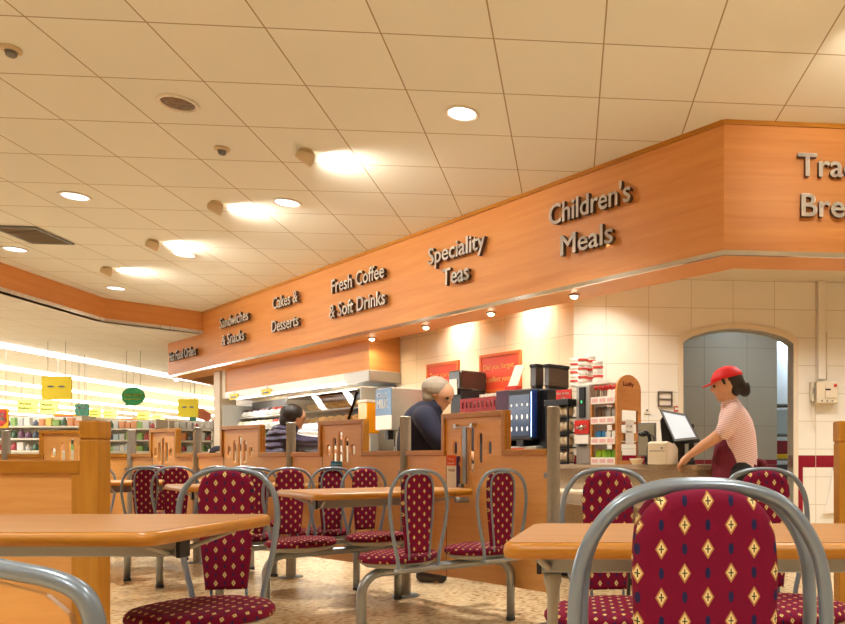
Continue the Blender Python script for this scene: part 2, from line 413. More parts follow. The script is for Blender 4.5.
wallbox('wall_back', W0, WR, .18, 2.68, M_TILE, holes=[wl])
wallbox('wall_servery', WL, W0, .15, 2.68, M_TILEW)
# raised frame around the arch
bm = MB(); pf = [(dL, 0)]+arc+[(dR, 0)]; pts = []
inn = [(x, z) for x, z in pf]; cxm = (dL+dR)/2
out = [(x+(.045 if x > cxm else -.045) if abs(x-cxm) > .3 else x, z+.045 if z > .1 else 0) for x, z in pf]
bm.prism(inn+out[::-1], (0, -.02, 0), (1, 0, 0), (0, 0, 1), (0, 1, 0), .2)
o = bm.build('trim_arch', M_CREAM, origin=(0, 0, 0)); o.location = W0; o.rotation_euler = (0, 0, YAW); struct(o)
# red tiled stripe running down beside the opening
def onback(px, py, off=0):
    p, t = ray_line(px, W0-GY*off, GX); return Vector((p.x, p.y, EYE+(CY-py)/F*p.y))
p0 = onback(794, 455, .004); p1 = onback(803, 455, .004)
struct(MB().slab(p0, p1, 0, .885, 0, .01).build('trim_red_tiles', mat('red_tile', RT, .25)))
# corridor behind the arch
CB = W0+GY*1.5
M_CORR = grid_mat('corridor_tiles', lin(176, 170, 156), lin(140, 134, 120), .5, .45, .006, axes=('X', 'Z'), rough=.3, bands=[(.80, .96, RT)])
cr = ray_line(777, CB, GX)[1]
wallbox('wall_corridor', CB, CB+GX*cr, .1, 2.9, M_CORR)
wallbox('wall_corridor_end', CB+GX*cr+GY*2.2, CB+GX*(cr+2), .1, 2.9, mat('bluish_wall', lin(200, 212, 222), .5))
struct(MB().box(-.5, 4, 7.1, 12, 2.75, 2.8).build('ceiling_corridor', M_WHITE))
# outer shell
struct(MB().box(5.6, 5.8, -4, 13, 0, 3.3).build('wall_right', M_CREAM))
struct(MB().box(-45, 6, 48, 48.2, 0, 3).build('wall_far', M_WHITE))
struct(MB().box(-45.2, -45, -4, 50, 0, 3).build('wall_left', M_WHITE))
struct(MB().box(-45, 6, -4.2, -4, 0, 3.3).build('wall_rear', mat('warm_wall', lin(226, 196, 150), .6)))
# ---------------------------------------------------------------- fascia lettering
M_LET = mat('silver_letter', lin(244, 238, 232), .4, 0); M_LETS = mat('letter_side', lin(72, 46, 28), .5)
fdir = -fd   # reading direction, left to right
M_FN = Vector((-fn.x, -fn.y, 0))
def on_fascia(px, py):
    p, t = ray_line(px, FA, fd); return Vector((p.x, p.y, EYE+(CY-py)/F*p.y))
def sign(lines, label):
    ps = [on_fascia(l[1], l[2]) for l in lines]
    t = thing('fascia_lettering', label, 'sign', (ps[0].x, ps[0].y, ps[-1].z), 0, 'menu lettering along the wooden fascia')
    inv = wm(t).inverted()
    for (body, x0, y0, x1, cap), p in zip(lines, ps):
        q = on_fascia(x1, y0)
        text(body, 'letters', M_LET, t, inv @ (p+M_FN*.012), fdir, Z3, M_FN, width=(q-p).length, cap=cap, depth=.035, bold=.014, side=M_LETS)
sign([('Hot Food Orders', 172, 362, 199, .15)], 'silver raised lettering reading Hot Food Orders at the far end of the fascia')
sign([('Sandwiches', 223, 329, 251.5, .15), ('& Snacks', 225, 346, 247.5, .15)], 'silver raised lettering reading Sandwiches & Snacks')
sign([('Cakes &', 276, 310, 301, .15), ('Desserts', 275, 333, 302, .15)], 'silver raised lettering reading Cakes & Desserts')
sign([('Fresh Coffee', 335, 294, 387.5, .155), ('& Soft Drinks', 333, 319, 388.5, .155)], 'silver raised lettering reading Fresh Coffee & Soft Drinks')
sign([('Speciality', 432, 266, 488, .16), ('Teas', 446, 287, 472.5, .16)], 'silver raised lettering reading Speciality Teas')
sign([("Children's", 553, 227, 632.5, .165), ('Meals', 564.5, 257, 616, .165)], "silver raised lettering reading Children's Meals")
tb = thing('fascia_lettering', 'silver raised lettering reading Traditional Breakfasts, cut by the right edge of the photo', 'sign', (FA.x+.5, FA.y+.04, 2.7), 0, 'menu lettering along the wooden fascia')
inv = wm(tb).inverted()
for body, px, py in (('Traditional', 796, 178), ('Breakfasts', 799.5, 218)):
    p, t = ray_line(px, FA, GX); p = Vector((p.x, p.y, EYE+(CY-py)/F*p.y))
    text(body, 'letters', M_LET, tb, inv @ (p-GY*.012), GX, Z3, -GY, cap=.155, depth=.035, bold=.014, side=M_LETS)
# ---------------------------------------------------------------- ceiling fittings and light
M_LENS = mat('lamp_lens_warm', (1, 1, 1, 1), .3, emit=(1, .95, .85, 1), estr=9)
M_LENSC = mat('lamp_lens_cool', (1, 1, 1, 1), .3, emit=(.86, .93, 1, 1), estr=3.2)
M_OFF = mat('unlit_reflector', lin(120, 96, 74), .15, .9, bump=1, nscale=30)
def downlight(px, py, lens, label, z=CEIL, power=0, col=WARM, r=.10, xyz=None):
    p = xyz or atz(px, py, z)
    t = thing('downlight', label, 'ceiling light', (p.x, p.y, z-.012), 0, 'round recessed ceiling lights')
    MB().lathe([(r, .012), (r+.022, .012), (r+.024, .004), (r+.018, -.001), (r, .002), (r-.004, .012)]).build('trim_ring', M_WHITE, t)
    if lens is M_OFF: MB().lathe([(r, .010), (r*.7, .006), (0, .004)]).build('reflector', lens, t)
    else: MB().lathe([(r, .010), (r*.7, .005), (0, .004)]).build('lens', lens, t)
    if power: lamp('AREA', 'downlight_lamp', (p.x, p.y, z-.03), power, col, size=.2)
PW = 36
downlight(462, 113, M_LENS, 'brightly lit warm recessed downlight nearest the fascia lettering', power=PW, col=WARM, r=.092)
downlight(178, 103, M_OFF, 'unlit recessed downlight with a crinkled reflector')
downlight(75, 196, M_LENSC, 'oval looking lit white downlight at the upper left', power=PW)
downlight(287, 202.5, M_LENSC, 'lit white downlight in the middle of the ceiling', power=PW)
downlight(184, 254, M_LENSC, 'small lit white downlight left of the centre spotlights', power=PW*.7)
downlight(15, 249, M_LENSC, 'lit white downlight beside the square air vent', power=PW*.35)
downlight(116, 288, M_LENSC, 'farthest lit white downlight before the fascia corner', power=PW*.45)
for k, (x, y) in enumerate([(-3.6, 1.4), (-1.6, 1.6), (.6, 1.8), (2.6, 3.2), (-5.6, 1.2), (-3.6, -1), (-1.2, -1), (1.2, -1), (3.4, .6), (-5.8, -1)]):
    downlight(0, 0, M_LENSC, 'lit white downlight in the ceiling overhead, above the view', power=PW*(.5 if k < 3 else 1.15), xyz=Vector((x, y, CEIL)))
M_EYE = mat('spot_housing', lin(214, 196, 160), .4)
for k, (px, py, lb) in enumerate([(306, 150, 'first, nearest, of the four small cone spotlights'), (216, 202, 'second of the four small cone spotlights'), (153, 240, 'third of the four small cone spotlights'), (107, 267, 'fourth, farthest, of the four small cone spotlights')]):
    p = ceil_pt(px, py)
    t = thing('spotlight', lb+' on the ceiling tiles, aimed at the fascia', 'spotlight', (p.x, p.y, CEIL-.11), 0, 'cone spotlights washing the fascia')
    aim = (fn*1.0+Vector((0, 0, -.12))).normalized(); q = Vector((1, .0, 0)).to_track_quat('Z', 'Y')
    MM = Vector(aim).to_track_quat('Z', 'Y').to_matrix().to_4x4(); MM.translation = Vector((0, 0, .055))
    MB().lathe([(0, -.07), (.028, -.065), (.04, -.03), (.055, .04), (.05, .04), (.036, -.02), (0, -.03)], M=MM).build('shade', M_EYE, t)
    MB().lathe([(.0, .11), (.045, .11), (.045, .095), (.014, .09), (.012, .05), (0, .05)]).build('ceiling_mount', M_EYE, t)
    MB().lathe([(0, .0), (.034, .0), (.03, .012), (0, .02)], M=MM).build('bulb', mat('bulb_glow', (1, 1, 1, 1), .3, emit=(1, .85, .6, 1), estr=15), t)
    lamp('SPOT', 'spotlight_lamp', p+Vector((0, 0, -.075))+aim*.07, 46, (1, .90, .74), aim+Vector((.0, 0, -.05)), size=.02, angle=math.radians(150), blend=.9)
for (x, y, pw) in ((1.3, 3.6, 40), (3.2, 3.6, 30)):
    p = Vector((x, y, CEIL)); aim = (Vector((.35, 1, -.15)) if x > 0 else fn+Vector((0, 0, -.15))).normalized()
    lamp('SPOT', 'spotlight_lamp', p+Vector((0, 0, -.1)), pw, (1, .88, .7), aim, size=.03, angle=math.radians(120), blend=.9)
# small recessed lamps in the fascia soffit
M_SM = mat('soffit_lamp_glow', (1, 1, 1, 1), .3, emit=(1, .86, .62, 1), estr=30)
for k, (px, py) in enumerate([(574, 287), (491, 306), (426, 321), (372, 332.5), (176.5, 377)]):
    z = FBOT-.034; A2 = FA+fn*.17; p, t_ = ray_line(px, A2, fd); p = Vector((p.x, p.y, z))
    t = thing('soffit_lamp', ['rightmost', 'second from right', 'third from right', 'fourth from right', 'far left'][k]+' little bright lamp set under the fascia edge', 'lamp', (p.x, p.y, z-.012), 0, 'small lamps under the fascia')
    MB().lathe([(0, .012), (.045, .012), (.048, .004), (.036, .0), (0, .0)]).build('rim', M_CHROME, t)
    MB().ell((0, 0, -.004), (.028, .028, .016)).build('bulb', M_SM, t)
    lamp('SPOT', 'soffit_lamp_light', (p.x, p.y, z-.04), 12, (1, .84, .6), (fn*.35+Vector((0, 0, -1))), size=.03, angle=math.radians(140), blend=.8)
for (x, y) in ((1.25, 5.3), (2.6, 5.5)):
    lamp('SPOT', 'soffit_lamp_light', (x, y, FBOT-.06), 12, (1, .84, .62), Vector((0, .35, -1)), size=.03, angle=math.radians(140), blend=.8)
# lamps added under the servery ceiling for brightness, and the cool kitchen light
for (x, y, w) in ((1.5, 5.75, 16), (2.9, 5.9, 14), (.25, 5.75, 7)):
    lamp('AREA', 'servery_fill', (x, y, 2.62), w, (1, .99, .95), size=.9, size_y=.25).data.spread = math.radians(130)
for q in (1.6, 2.6, 3.8):
    p = FA+fd*q+fn*.50; lamp('AREA', 'servery_fill', (p.x, p.y, 2.62), 8, (1, .93, .82), size=.18).data.spread = math.radians(120)
lamp('AREA', 'kitchen_light', (1.3, 7.65, 2.6), 7, (.74, .90, 1), size=.5, size_y=.5)
lamp('AREA', 'kitchen_light', (2.6, 9.8, 2.6), 90, (.85, .94, 1), size=1.2, size_y=1.2)
# long fluorescent rows over the sales floor
M_FL = mat('fluorescent_strip', (1, 1, 1, 1), .3, emit=(.94, .98, 1, 1), estr=6)
for k in range(8):
    x = -10.6-k*2.5
    t = MB().box(x-.09, x+.09, 2.5, 44, 2.86, 2.912, Matrix.Rotation(0, 4, 'Z')).build('fluorescent_row', M_FL)
    tag(t, 'long white fluorescent light row over the shop, number %d counting away from the cafe' % (k+1) if k else 'long white fluorescent light row over the shop, closest to the cafe', 'ceiling light', 'fluorescent rows over the shop')
for (x, y, w) in ((-14, 12, 420), (-22, 12, 420), (-14, 24, 600), (-24, 26, 600), (-34, 30, 600), (-12, 36, 420)):
    lamp('AREA', 'shop_light', (x, y, 2.84), w, COOL, size=3, size_y=8)
# detectors and vent
for (px, py, lb) in ((11, 48, 'small smoke detector at the left edge of the ceiling'), (222, 148, 'small smoke detector right of the unlit downlight')):
    p = ceil_pt(px, py); t = thing('smoke_detector', lb, 'smoke detector', (p.x, p.y, CEIL-.05), 0, 'smoke detectors')
    MB().lathe([(0, .05), (.05, .05), (.052, .035), (.04, .03), (0, .03)]).build('base', M_EYE, t)
    MB().lathe([(0, .03), (.03, .03), (.026, .008), (.018, 0), (0, 0)]).build('sensor', M_GREYP, t)
p = ceil_pt(34, 234.5); t = thing('air_vent', 'square grey slatted air vent in the ceiling at the left', 'vent', (p.x, p.y, CEIL-.02), YAW)
bm = MB(); bm.box(-.21, .21, -.28, -.25, 0, .018).box(-.21, .21, .25, .28, 0, .018).box(-.21, -.18, -.25, .25, 0, .018).box(.18, .21, -.25, .25, 0, .018); bm.build('frame', M_GREYP, t)
bm = MB()
for k in range(11): bm.box(-.18, .18, -.24+k*.045, -.22+k*.045, 0, .016)
bm.build('slats', mat('vent_slat', lin(128, 112, 90), .6), t); MB().box(-.18, .18, -.25, .25, .015, .019).build('duct', M_BLACK, t)

# ---------------------------------------------------------------- cafe furniture
def pad_outline(s=1.0, n=3):
    half = [(.0, .914), (.038, .910), (.068, .895), (.086, .867), (.092, .82), (.092, .77), (.088, .70), (.081, .62), (.074, .55), (.068, .485)]
    half = [((x*s), .69+(z-.69)*(1-(1-s)*.4)) for x, z in half]
    pts = crom([(x, 0, z) for x, z in half], n); L = [(p.x, p.z) for p in pts]
    return [(x, z) for x, z in L]+[(-x, z) for x, z in L[::-1][:-1]]
def make_chair():
    """origin on the floor under the back; sitter looks along local -Y"""
    t = thing('cafe_chair', '', 'chair')
    # backrest pad: lofted cushion with rounded rim
    out = pad_outline(); bm = MB(); prev = None
    for s, y in ((.80, -.0205), (.93, -.017), (1.0, -.008), (1.0, .008), (.93, .017), (.80, .0205)):
        ring = [bm.bm.verts.new((x*s, y, .69+(z-.69)*(1-(1-s)*.35))) for x, z in out]
        if prev:
            for i in range(len(ring)):
                j = (i+1) % len(ring); bm.face([prev[i], ring[i], ring[j], prev[j]], True)
        else: bm.face(ring, False)
        prev = ring
    bm.face(prev[::-1], False)
    bm.build('backrest', M_FAB, t, uv=lambda c: (c.x, c.z))
    # slim tube loop hugging the back of the pad
    lp = [(x*.86, .69+(z-.69)*.955) for x, z in pad_outline()]
    k = min(range(len(lp)), key=lambda i: lp[i][1]); 
    right = [p for p in lp if p[0] >= 0]; right = sorted([p for p in lp if p[0] > 1e-6], key=lambda p: p[1]); left = sorted([p for p in lp if p[0] < -1e-6], key=lambda p: -p[1])
    seq = [(right[0][0], .455)]+right+[(0, lp[0][1])]+left+[(left[-1][0], .455)]
    MB().tube([(x, .024, z) for x, z in seq], .0055, 8).build('inner_loop', M_TUBE, t)
    hp = [(.112, .40), (.122, .48), (.148, .60), (.1635, .70), (.1655, .745), (.161, .80), (.149, .84), (.125, .877), (.096, .90), (.05, .914), (0, .917)]
    full = hp+[(-x, z) for x, z in hp[::-1][1:]]
    MB().tube(crom([(x, .012+.02*(z-.4), z) for x, z in full], 4), .0098, 14).build('outer_hoop', M_TUBE, t)
    # seat
    bm = MB(); prev = None; N = 40
    def sring(s, z):
        r = []
        for i in range(N):
            a = 2*PI*i/N; x = .222*math.cos(a); y = math.sin(a); y = .205*y
            w = 1-.10*(y/.205) if y > 0 else 1
            r.append(bm.bm.verts.new((x*s*w, -.225+y*s, z)))
        return r
    for s, z in ((.90, .428), (.97, .431), (1.0, .443), (.99, .457), (.94, .468), (.80, .475), (.5, .478), (.02, .478)):
        ring = sring(s, z)
        if prev:
            for i in range(N): bm.face([prev[i], prev[(i+1) % N], ring[(i+1) % N], ring[i]], True)
        else: bm.face(ring[::-1])
        prev = ring
    bm.face(prev, True)
    bm.build('seat', M_FAB, t, uv=lambda c: (c.x*(1+(.478-c.z)*1.5), c.y-(.478-c.z) if c.y < -.225 else c.y+(.478-c.z)))
    bm = MB(); prev = None
    for s, z in ((.50, .392), (.80, .402), (.93, .42), (.95, .4295)):
        ring = sring(s, z)
        if prev:
            for i in range(N): bm.face([prev[i], prev[(i+1) % N], ring[(i+1) % N], ring[i]], True)
        else: bm.face(ring[::-1])
        prev = ring
    bm.face(prev); bm.build('seat_shell', M_SHELL, t)
    bm = MB(); bm.box(-.125, .125, -.02, .03, .395, .412).box(-.05, .05, -.24, .0, .385, .398)
    bm.build('seat_bracket', M_STEEL, t, bevel=.003)
    return t
CH = make_chair(); used = []
def chair(x, y, face, label, group):
    """face: direction the sitter looks"""
    rz = math.atan2(face[1], face[0])+PI/2
    if not used:
        used.append(1); CH.location = (x, y, 0); CH.rotation_euler = (0, 0, rz); CH['label'] = label; CH['group'] = group; return CH
    return dup(CH, (x, y, 0), rz, label, group)
def bench(A, B, label, bend=.11, zb=.367, r=.0245):
    A = Vector((A[0], A[1], 0)); B = Vector((B[0], B[1], 0)); d = (B-A).normalized()
    t = thing('bench', label, 'bench', A, math.atan2(d.y, d.x), 'tubular benches under the seats'); L = (B-A).length
    def leg(x0, sg):
        P = [(x0, 0, .0), (x0, 0, zb-bend)]+[(x0+sg*bend*(1-math.cos(a)), 0, zb-bend+bend*math.sin(a)) for a in [PI/2*k/7 for k in range(1, 8)]]
        MB().tube(P, r, 16).build('leg', M_STEEL, t)
        MB().cyl((x0, 0, 0), (x0, 0, .022), r+.003).build('rubber_foot', M_BLACK, t)
    leg(0, 1); leg(L, -1)
    MB().tube([(bend, 0, zb), (L-bend, 0, zb)], r, 16, cap=False).build('beam', M_STEEL, t)
    return t
def table(corner, du, dv, lu, lv, label, zt=.775, th=.036, beam_in=.12, support=None):
    """corner on the floor; top runs lu along du and lv along dv"""
    C = Vector((corner[0], corner[1], 0)); du = Vector(du).normalized(); dv = Vector(dv).normalized()
    t = thing('cafe_table', label, 'table', C+du*lu/2+dv*lv/2, math.atan2(du.y, du.x), 'beech cafe tables with oak edging')
    # local frame: x along du, y = +-dv
    ex = du; ey = Vector((-ex.y, ex.x, 0)); sg = 1 if ey.dot(dv) > 0 else -1
    P = rbox_poly(-lu/2+.012, lu/2-.012, -lv/2+.012, lv/2-.012, .035)
    MB().prism(P, (0, 0, zt-th+.004), (1, 0, 0), (0, 1, 0), (0, 0, 1), th-.003).build('tabletop', M_BEECHV, t)
    Q = rbox_poly(-lu/2, lu/2, -lv/2, lv/2, .045); bm = MB(); prev = None
    for s, z in ((-.012, zt-th), (-.003, zt-th+.003), (0, zt-th*.55), (-.003, zt-.007), (-.009, zt-.002), (-.0125, zt)):
        ring = []
        for (x, y) in Q:
            n = Vector((x-max(-lu/2+.05, min(lu/2-.05, x)), y-max(-lv/2+.05, min(lv/2-.05, y)), 0)); n = n.normalized() if n.length else n
            ring.append(bm.bm.verts.new((x+n.x*s, y+n.y*s, z)))
        if prev:
            for i in range(len(ring)): bm.face([prev[i], prev[(i+1) % len(ring)], ring[(i+1) % len(ring)], ring[i]], True)
        prev = ring
    bm.build('edge_band', M_OAK, t)
    zb = zt-th
    bm = MB(); bm.box(-lu/2+beam_in, lu/2-beam_in, -.024, .024, zb-.062, zb-.001)
    bm.build('support_channel', M_STEEL, t, bevel=.004)
    for s in (-1, 1):
        MB().box(s*(lu/2-beam_in)-.006+(.004*s), s*(lu/2-beam_in)+.006+(.004*s), -.026, .026, zb-.066, zb-.002).build('end_cap', M_BLACK, t, bevel=.003)
        for q in (-1, 1):
            MB().tube([(s*(lu/2-beam_in-.02), q*.03, zb-.05), (s*(lu/2-.05-beam_in*.3), q*(lv/2-.10), zb-.008)], .008, 8).build('brace', M_SHELL, t)
    return t
def bracket_leg(x, y, h, label_parent): pass
# --- middle units at the slatted partition
UN = Vector((-.79, .61, 0)); VN = Vector((.741, .671, 0)); NF = Vector((-VN.y, VN.x, 0))
PITCH = Vector((-1.30, 1.01, 0))
names = ['nearest middle', 'second', 'far left']
def mid_chair(*a):
    o = chair(*a); o.scale = (.95, .95, .98); return o
for k in range(4):
    O = PITCH*k; nm = ['the middle table', 'the second table back', 'the third table back', 'the farthest table'][k]
    f1 = Vector((-1.39, 3.75, 0))+O; b1 = Vector((-2.23, 4.446, 0))+O
    if k < 3:
        bench(f1, f1+VN*.90, 'grey tubular bench frame on the camera side of '+nm)
    bench(b1, b1+VN*(.84-.04*k), 'grey tubular bench frame on the far left side of '+nm)
    if k < 3:
        for j, (x, y) in enumerate(((-1.10, 3.745), (-.734, 4.08))):
            mid_chair(x+O.x-VN.x*.06*k, y+O.y-VN.y*.06*k, NF, 'burgundy hoop back chair seen from behind at %s, %s the partition' % (nm, ['farther from', 'next to'][j]), 'hoop back chairs of the middle row')
    for j, (x, y) in enumerate(((-2.214, 4.725), (-1.849, 5.056))):
        if k == 3 and j == 1: continue
        mid_chair(x+O.x-VN.x*.06*k, y+O.y-VN.y*.06*k, -NF, 'burgundy hoop back chair facing the camera at %s, %s the partition' % (nm, ['farther from', 'next to'][j]), 'hoop back chairs of the middle row')
    Fc = Vector((-1.595, 3.816, 0))+O
    if k < 3: t = table(Fc, VN, UN, .94-.06*k, .69, ['rectangular beech cafe table in the middle of the cafe', 'second beech cafe table back along the partition', 'third beech cafe table back along the partition'][k], zt=.778)
    if k < 3:
        c = Fc+UN*.32+VN*.42
        inv = wm(t).inverted(); MB().tube(crom([inv @ (Vector(q_)+O) for q_ in ((-1.12, 4.62, .70), (-.95, 4.70, .69), (-.80, 4.60, .62), (-.73, 4.48, .50), (-.70, 4.42, .40))], 5), .018, 10).build('support_arm', M_STEEL, t)
# --- left table
TL = table((-3.4, 1.80), (1, 0, 0), (0, 1, 0), 2.215, .63, 'beech table with oak edging at the lower left, nearest on that side', zt=.772)
chair(-1.466, 2.64, Vector((.20, -1, 0)), 'burgundy hoop back chair at the right end of the near left table', 'hoop back chairs at the left table')
bench((-1.42, 2.385), (-2.55, 2.30), 'grey bench frame carrying the chair behind the near left table')
# tubular end frame with curved wooden panel, under the left table
t = thing('bench_end', 'thick grey tube bent round a curved wooden end panel at the bottom left corner', 'bench end', (-1.195, 1.62, 0), YAW)
tr = crom([(-.50, 0, .815), (-.35, 0, .76), (-.20, 0, .715), (-.09, 0, .69), (-.025, 0, .655), (.003, 0, .59), (.008, 0, .50)], 5)
MB().tube([(p.x, p.y, p.z+.0) for p in tr]+[(.01, 0, .2), (.01, 0, 0)], .0215, 18).build('tube_frame', M_TUBE, t)
pl = [(-.52, .05), (-.03, .05), (-.03, .55), (-.045, .61), (-.095, .655), (-.2, .685), (-.35, .73), (-.52, .79)]
MB().prism(pl, (0, -.01, 0), (1, 0, 0), (0, 0, 1), (0, 1, 0), .02).build('end_panel', M_BEECH, t, bevel=.004)
MB().tube([(.01, .0, .425), (.10, .25, .425), (.2, .4, .425)], .016, 10).build('support_arm', M_STEEL, t)
# --- right table
TR = table((-.285, 1.57), (1, 0, 0), (0, 1, 0), 1.75, .50, 'beech table with oak edging at the lower right, nearest the camera', zt=.772, beam_in=.06)
for wx, wy in ((-.198, 1.82), (1.05, 1.82)):
    q = wm(TR).inverted() @ Vector((wx, wy, 0))
    lg = MB().lathe([(0, 0), (.0135, 0), (.0135, .61), (.016, .63), (.022, .65), (.022, .671), (0, .671)], (q.x, q.y, 0)).build('leg', M_SHELL, TR); MB().lathe([(0, 0), (.09, 0), (.085, .012), (0, .014)], (q.x, q.y, 0)).build('base_plate', M_STEEL, TR)
q = wm(TL).inverted() @ Vector((-2.2, 2.1, 0))
MB().cyl((q.x, q.y, 0), (q.x, q.y, .68), .026).build('leg', M_STEEL, TL)
G = 'hoop back chairs at the right table'
chair(-.087, 2.64, -GY, 'burgundy hoop back chair across the near right table, left one of the pair', G)
chair(.49, 2.69, -GY, 'burgundy hoop back chair across the near right table, right one of the pair', G)
chair(.092, 1.066, GY, 'hoop back chair mostly hidden behind the big foreground chair at the right table', G)
chair(.093, .93, -GY, 'largest burgundy diamond chair back in the foreground, cut by the bottom of the photo', G)
bench((-.42, 2.40), (.95, 2.52), 'grey bench frame carrying the two chairs across the near right table')
bench((-.25, 1.27), (.9, 1.37), 'grey bench frame under the hidden chair on the near side of the right table')
bench((-.23, .72), (.75, .80), 'grey bench frame under the foreground chair')
# --- booth posts and panels at both sides
def post(x, y, h, label, w=.075):
    t = thing('booth_post', label, 'post', (x, y, 0), 0, 'square oak booth posts')
    MB().box(-w/2, w/2, -w/2, w/2, 0, h-.078).build('shaft', M_OAKV, t, bevel=.004)
    MB().box(-w/2-.002, w/2+.002, -w/2-.002, w/2+.002, h-.073, h).build('cap', M_OAKV, t, bevel=.005)
    MB().box(-w/2+.004, w/2-.004, -w/2+.004, w/2-.004, h-.079, h-.072).build('groove', M_OAKV, t)
post(-2.195, 2.985, 1.112, 'square oak post of the booth screen behind the near left table')
t = thing('booth_screen', 'low beech screen with a thick oak top rail behind the near left table', 'screen', (-3.5, 2.985, 0))
MB().box(-1.6, 1.265, -.015, .015, .08, .90).build('panel', M_BEECH, t)
MB().box(-1.6, 1.265, -.028, .028, .895, .953).build('top_rail', M_OAK, t, bevel=.006)
MB().box(1.225, 1.266, -.024, .024, .08, .895).build('stile', M_OAKV, t, bevel=.003)
MB().box(-1.6, 1.265, -.028, .028, .0, .08).build('bottom_rail', M_OAK, t)
post(.765, 2.60, 1.09, 'square oak post of the booth screen at the right edge')
t = thing('booth_screen', 'oak railed screen running off the right edge of the photo', 'screen', (1.6, 2.66, 0))
MB().box(-.79, 1.5, -.015, .015, .08, .86).build('panel', M_BEECH, t)
MB().box(-.79, 1.5, -.028, .028, .86, .92).build('top_rail', M_OAK, t, bevel=.006)

# ---------------------------------------------------------------- slatted partition on fluted posts
PP = [(553.5, 4.18), (405.5, 5.12), (291, 5.95), (197.5, 6.79), (131.5, 7.35), (6, 7.5)]
PP = [Vector(((px-CX)/F*D, D, 0)) for px, D in PP]; PP.append(Vector((-9.3, 7.4, 0)))
pl_names = ['in front of the coffee machine', 'at the middle table', 'behind the middle table', 'behind the second table', 'left of the yellow square sign', 'at the left edge']
for k, p in enumerate(PP[:6]):
    t = thing('fluted_post', 'fluted steel post of the wooden partition '+['nearest, right of the touch screen', 'beside the middle table', 'behind the person in the quilted jacket', 'below the yellow hanging sign', 'below the Great OFFERS sign in the middle', 'at the left edge of the photo'][k], 'post', p, 0, 'fluted steel partition posts')
    bm = MB(); n = 28; lo = []; hi = []
    for i in range(n*2):
        a = PI*i/n; r = .037 if i % 2 else .0325
        lo.append(bm.bm.verts.new((r*math.cos(a), r*math.sin(a), .005))); hi.append(bm.bm.verts.new((r*math.cos(a), r*math.sin(a), 1.252)))
    for i in range(n*2): bm.face([lo[i], lo[(i+1) % (2*n)], hi[(i+1) % (2*n)], hi[i]])
    bm.face(lo[::-1]); bm.face(hi); bm.build('shaft', M_BRUSH, t)
    MB().lathe([(0, 1.262), (.03, 1.262), (.037, 1.256), (.037, 1.25), (0, 1.25)]).build('cap', M_BRUSH, t)
    MB().lathe([(0, .012), (.085, .012), (.095, 0), (0, 0)]).build('base_plate', M_STEEL, t)
TALL = [(444, 508), (320.5, 366.5), (222.4, 262.7), (151.5, 178.5), (41, 108), None]
ZL, ZH, ZB = 1.018, 1.257, .19
for k in range(6):
    A, B = PP[k+1], PP[k]; d = (B-A).normalized(); L = (B-A).length
    t = thing('partition_panel', 'slatted wooden partition panel with raised cut-out section '+['nearest the camera, left of the coffee machine', 'left of the blurred man in navy', 'left of the person in the quilted jacket', 'between the two left posts', 'behind the booth post at the left', 'beyond the left edge'][k], 'partition', A, math.atan2(d.y, d.x), 'partition panels between fluted posts')
    g = .036; zt = ZL-.034; th = .018
    if TALL[k]:
        a = (ray_line(TALL[k][0], A, d)[1]); c = (ray_line(TALL[k][1], A, d)[1])
        poly = [(g, ZB), (L-g, ZB), (L-g, zt), (c, zt), (c, ZH-.03), (a, ZH-.03), (a, zt), (g, zt)]
        w = c-a; holes = []
        for f, z0, z1 in ((.20, .985, 1.08), (.34, .93, 1.13), (.47, .865, 1.175), (.60, .93, 1.13), (.74, .985, 1.075)):
            x = a+w*f; hw = min(.024, w*.05); lp = []
            for i in range(7): lp.append((x+hw*math.cos(PI*i/6), z1-hw+hw*math.sin(PI*i/6)))
            for i in range(7): lp.append((x-hw*math.cos(PI*i/6), z0+hw-hw*math.sin(PI*i/6)))
            holes.append(lp)
        MB().prism(poly, (0, -th/2, 0), (1, 0, 0), (0, 0, 1), (0, 1, 0), th, holes).build('board', M_BEECH, t)
        e = .05/2; s = .036
        bm = MB(); bm.box(g, a+s, -e, e, ZL-s, ZL).box(a, a+s, -e, e, ZL, ZH).box(a+s, c-s, -e, e, ZH-s, ZH).box(c-s, c, -e, e, ZL, ZH).box(c-s, L-g, -e, e, ZL-s, ZL)
        bm.build('edging', M_OAK, t, bevel=.004)
        MB().box(a+s, a+s+.006, -th/2-.001, th/2+.001, ZB, ZL).build('joint', mat('joint_line', lin(120, 74, 34), .6), t)
    else:
        MB().box(g, L-g, -th/2, th/2, ZB, zt).build('board', M_BEECH, t); MB().box(g, L-g, -.025, .025, ZL-.036, ZL).build('edging', M_OAK, t, bevel=.004)
    if k == 0:
        x = a+w*.41
        bm = MB(); bm.box(x-.02, x+.02, -.040, -.030, .80, 1.16)
        bm.build('hanging_bar', M_STEEL, t, bevel=.002)
        bm = MB(); bm.box(x-.095, x+.09, -.046, -.034, 1.158, 1.168).box(x-.10, x-.075, -.048, -.015, 1.155, 1.185).box(x+.065, x+.09, -.048, -.015, 1.155, 1.185)
        bm.build('hook', M_CHROME, t, bevel=.002)
    for xx in (g+.01, L-g-.01):
        for zz in (.35, .85):
            MB().box(xx-.014, xx+.014, -.02, .02, zz, zz+.03).build('clip', M_STEEL, t)
